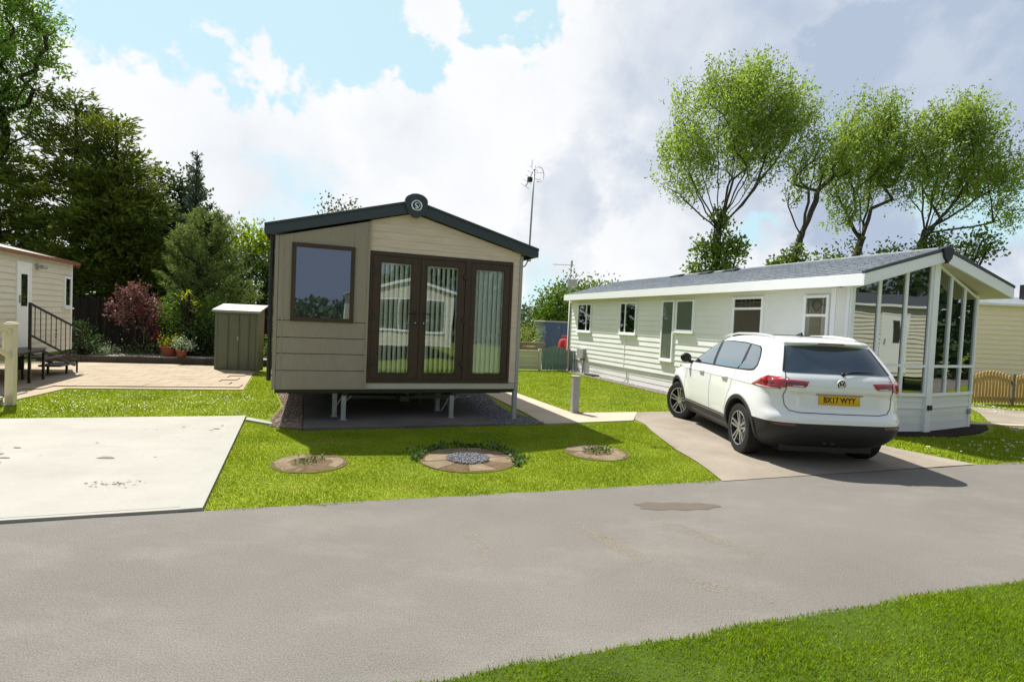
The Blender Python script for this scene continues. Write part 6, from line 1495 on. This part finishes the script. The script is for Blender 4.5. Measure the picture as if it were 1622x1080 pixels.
# stone rings in the front lawn
def ringbed(cx, cy, r, label, centre, nseg, m1, jl, open_, weedn, seed, sq=1.0):
    tl = .004 if nseg > 6 else .0015
    rg = random.Random(seed); o = thing('stone_ring', (cx, cy, 0), .33, label, 'flower bed', 'stone rings set in the front lawn')
    for k in range(nseg):
        gp_ = .014 if nseg > 6 else .006; a0 = 2 * PI * k / nseg + gp_ + jl; a1 = 2 * PI * (k + 1) / nseg - gp_ + jl; ri = r * open_ * rg.uniform(.85, 1.1); ro = r * rg.uniform(.90, 1.03); m = MB(); pts = []
        for q in range(5): a = a0 + (a1 - a0) * q / 4; pts.append((ro * math.cos(a), ro * math.sin(a), .0))
        for q in range(3): a = a1 - (a1 - a0) * q / 2; pts.append((ri * math.cos(a), ri * math.sin(a), .0))
        h = .008 + rg.uniform(0, .006); m.prism([(p[0], p[1], .0) for p in pts], (0, 0, h)); 
        b = m.build('paving_stone', m1 if rg.random() < .55 else 'stone_dark', o, bevel=.004); b.rotation_euler = (rg.uniform(-.012, .012), rg.uniform(-.012, .012), 0)
    m = MB(); m.poly([(r * 1.03 * math.cos(a), r * 1.03 * math.sin(a), .009) for a in [i * PI / 16 for i in range(32)]]); m.build('bed', centre, o)
    return o
ringbed(-.47, 6.50, .57, 'large ring of sandstone slabs with blue grey gravel centre', 'mud', 10, 'stone_slab', .1, .42, 0, 3)
ringbed(-2.20, 6.03, .40, 'small stone ring with bare soil centre at left of lawn', 'mud', 5, 'stone_slab', .5, .58, 0, 4)
ringbed(1.18, 7.15, .42, 'small weedy stone ring half in shadow near the drive', 'mud', 5, 'stone_slab', .2, .5, 0, 5)
gravel('gravel', [(-.47 + .26 * math.cos(a), 6.50 + .26 * math.sin(a)) for a in [i * PI / 10 for i in range(20)]], 900, .008, .016, .022, 'gravel_grey', None, 'blue grey gravel in the middle of the large stone ring')
def weeds(x, y, r, n, label, seed, m='weed', h=.06, ln=.05):
    rg = np.random.default_rng(seed); a = rg.uniform(0, 2 * PI, n); rr = r * np.sqrt(rg.random(n)); c = rg.integers(0, 12, n); ca = rg.uniform(0, 2 * PI, 12)
    P = np.stack([x + rr * np.cos(a), y + rr * np.sin(a), rg.uniform(.01, h, n)], 1)
    return leaf_soup('weeds', P, rg.normal(size=(n, 3)) + [0, 0, .5], ln, ln * .5, m, label=label, kind='stuff')
weeds(-2.22, 6.08, .18, 80, 'weeds growing in the left stone ring', 1, h=.05, ln=.04); weeds(1.2, 7.2, .20, 120, 'weeds growing in the right stone ring', 2)
rgw = np.random.default_rng(5); n = 620; a = rgw.uniform(-.35, PI + .3, n); k = .5 + .5 * np.sin(a * 7); rr = .62 + rgw.normal(size=n) * .05 * (.4 + k)
P = np.stack([-.47 + rr * np.cos(a), 6.50 + rr * np.sin(a), rgw.uniform(.01, .035 + .05 * k, n)], 1)
leaf_soup('weeds', P, rgw.normal(size=(n, 3)) + [0, 0, .4], .055, .035, 'weed', label='dark leafy weeds round the back of the large stone ring', kind='stuff')

# ---------------------------------------------------------------- pieces that are parts of their own
def split_loose(o):
    bm = bmesh.new(); bm.from_mesh(o.data); bm.faces.ensure_lookup_table(); seen = set(); isl = []
    for f in bm.faces:
        if f.index in seen: continue
        st_ = [f]; seen.add(f.index); g = []
        while st_:
            q = st_.pop(); g.append(q.index)
            for v in q.verts:
                for h in v.link_faces:
                    if h.index not in seen: seen.add(h.index); st_.append(h)
        isl.append(g)
    bm.free()
    if len(isl) < 2: return
    src = o.data
    for i, g in enumerate(isl):
        g = set(g); bm = bmesh.new(); bm.from_mesh(src); bm.faces.ensure_lookup_table()
        bmesh.ops.delete(bm, geom=[f for f in bm.faces if f.index not in g], context='FACES')
        me = src.copy(); bm.to_mesh(me); bm.free()
        if i == 0: o.data = me
        else: c = o.copy(); c.data = me; COL.objects.link(c)
for o in list(scene.objects):
    if o.type == 'MESH' and o.name.split('.')[0] in ('hinge', 'corner_trim', 'corner_post', 'tread'): split_loose(o)
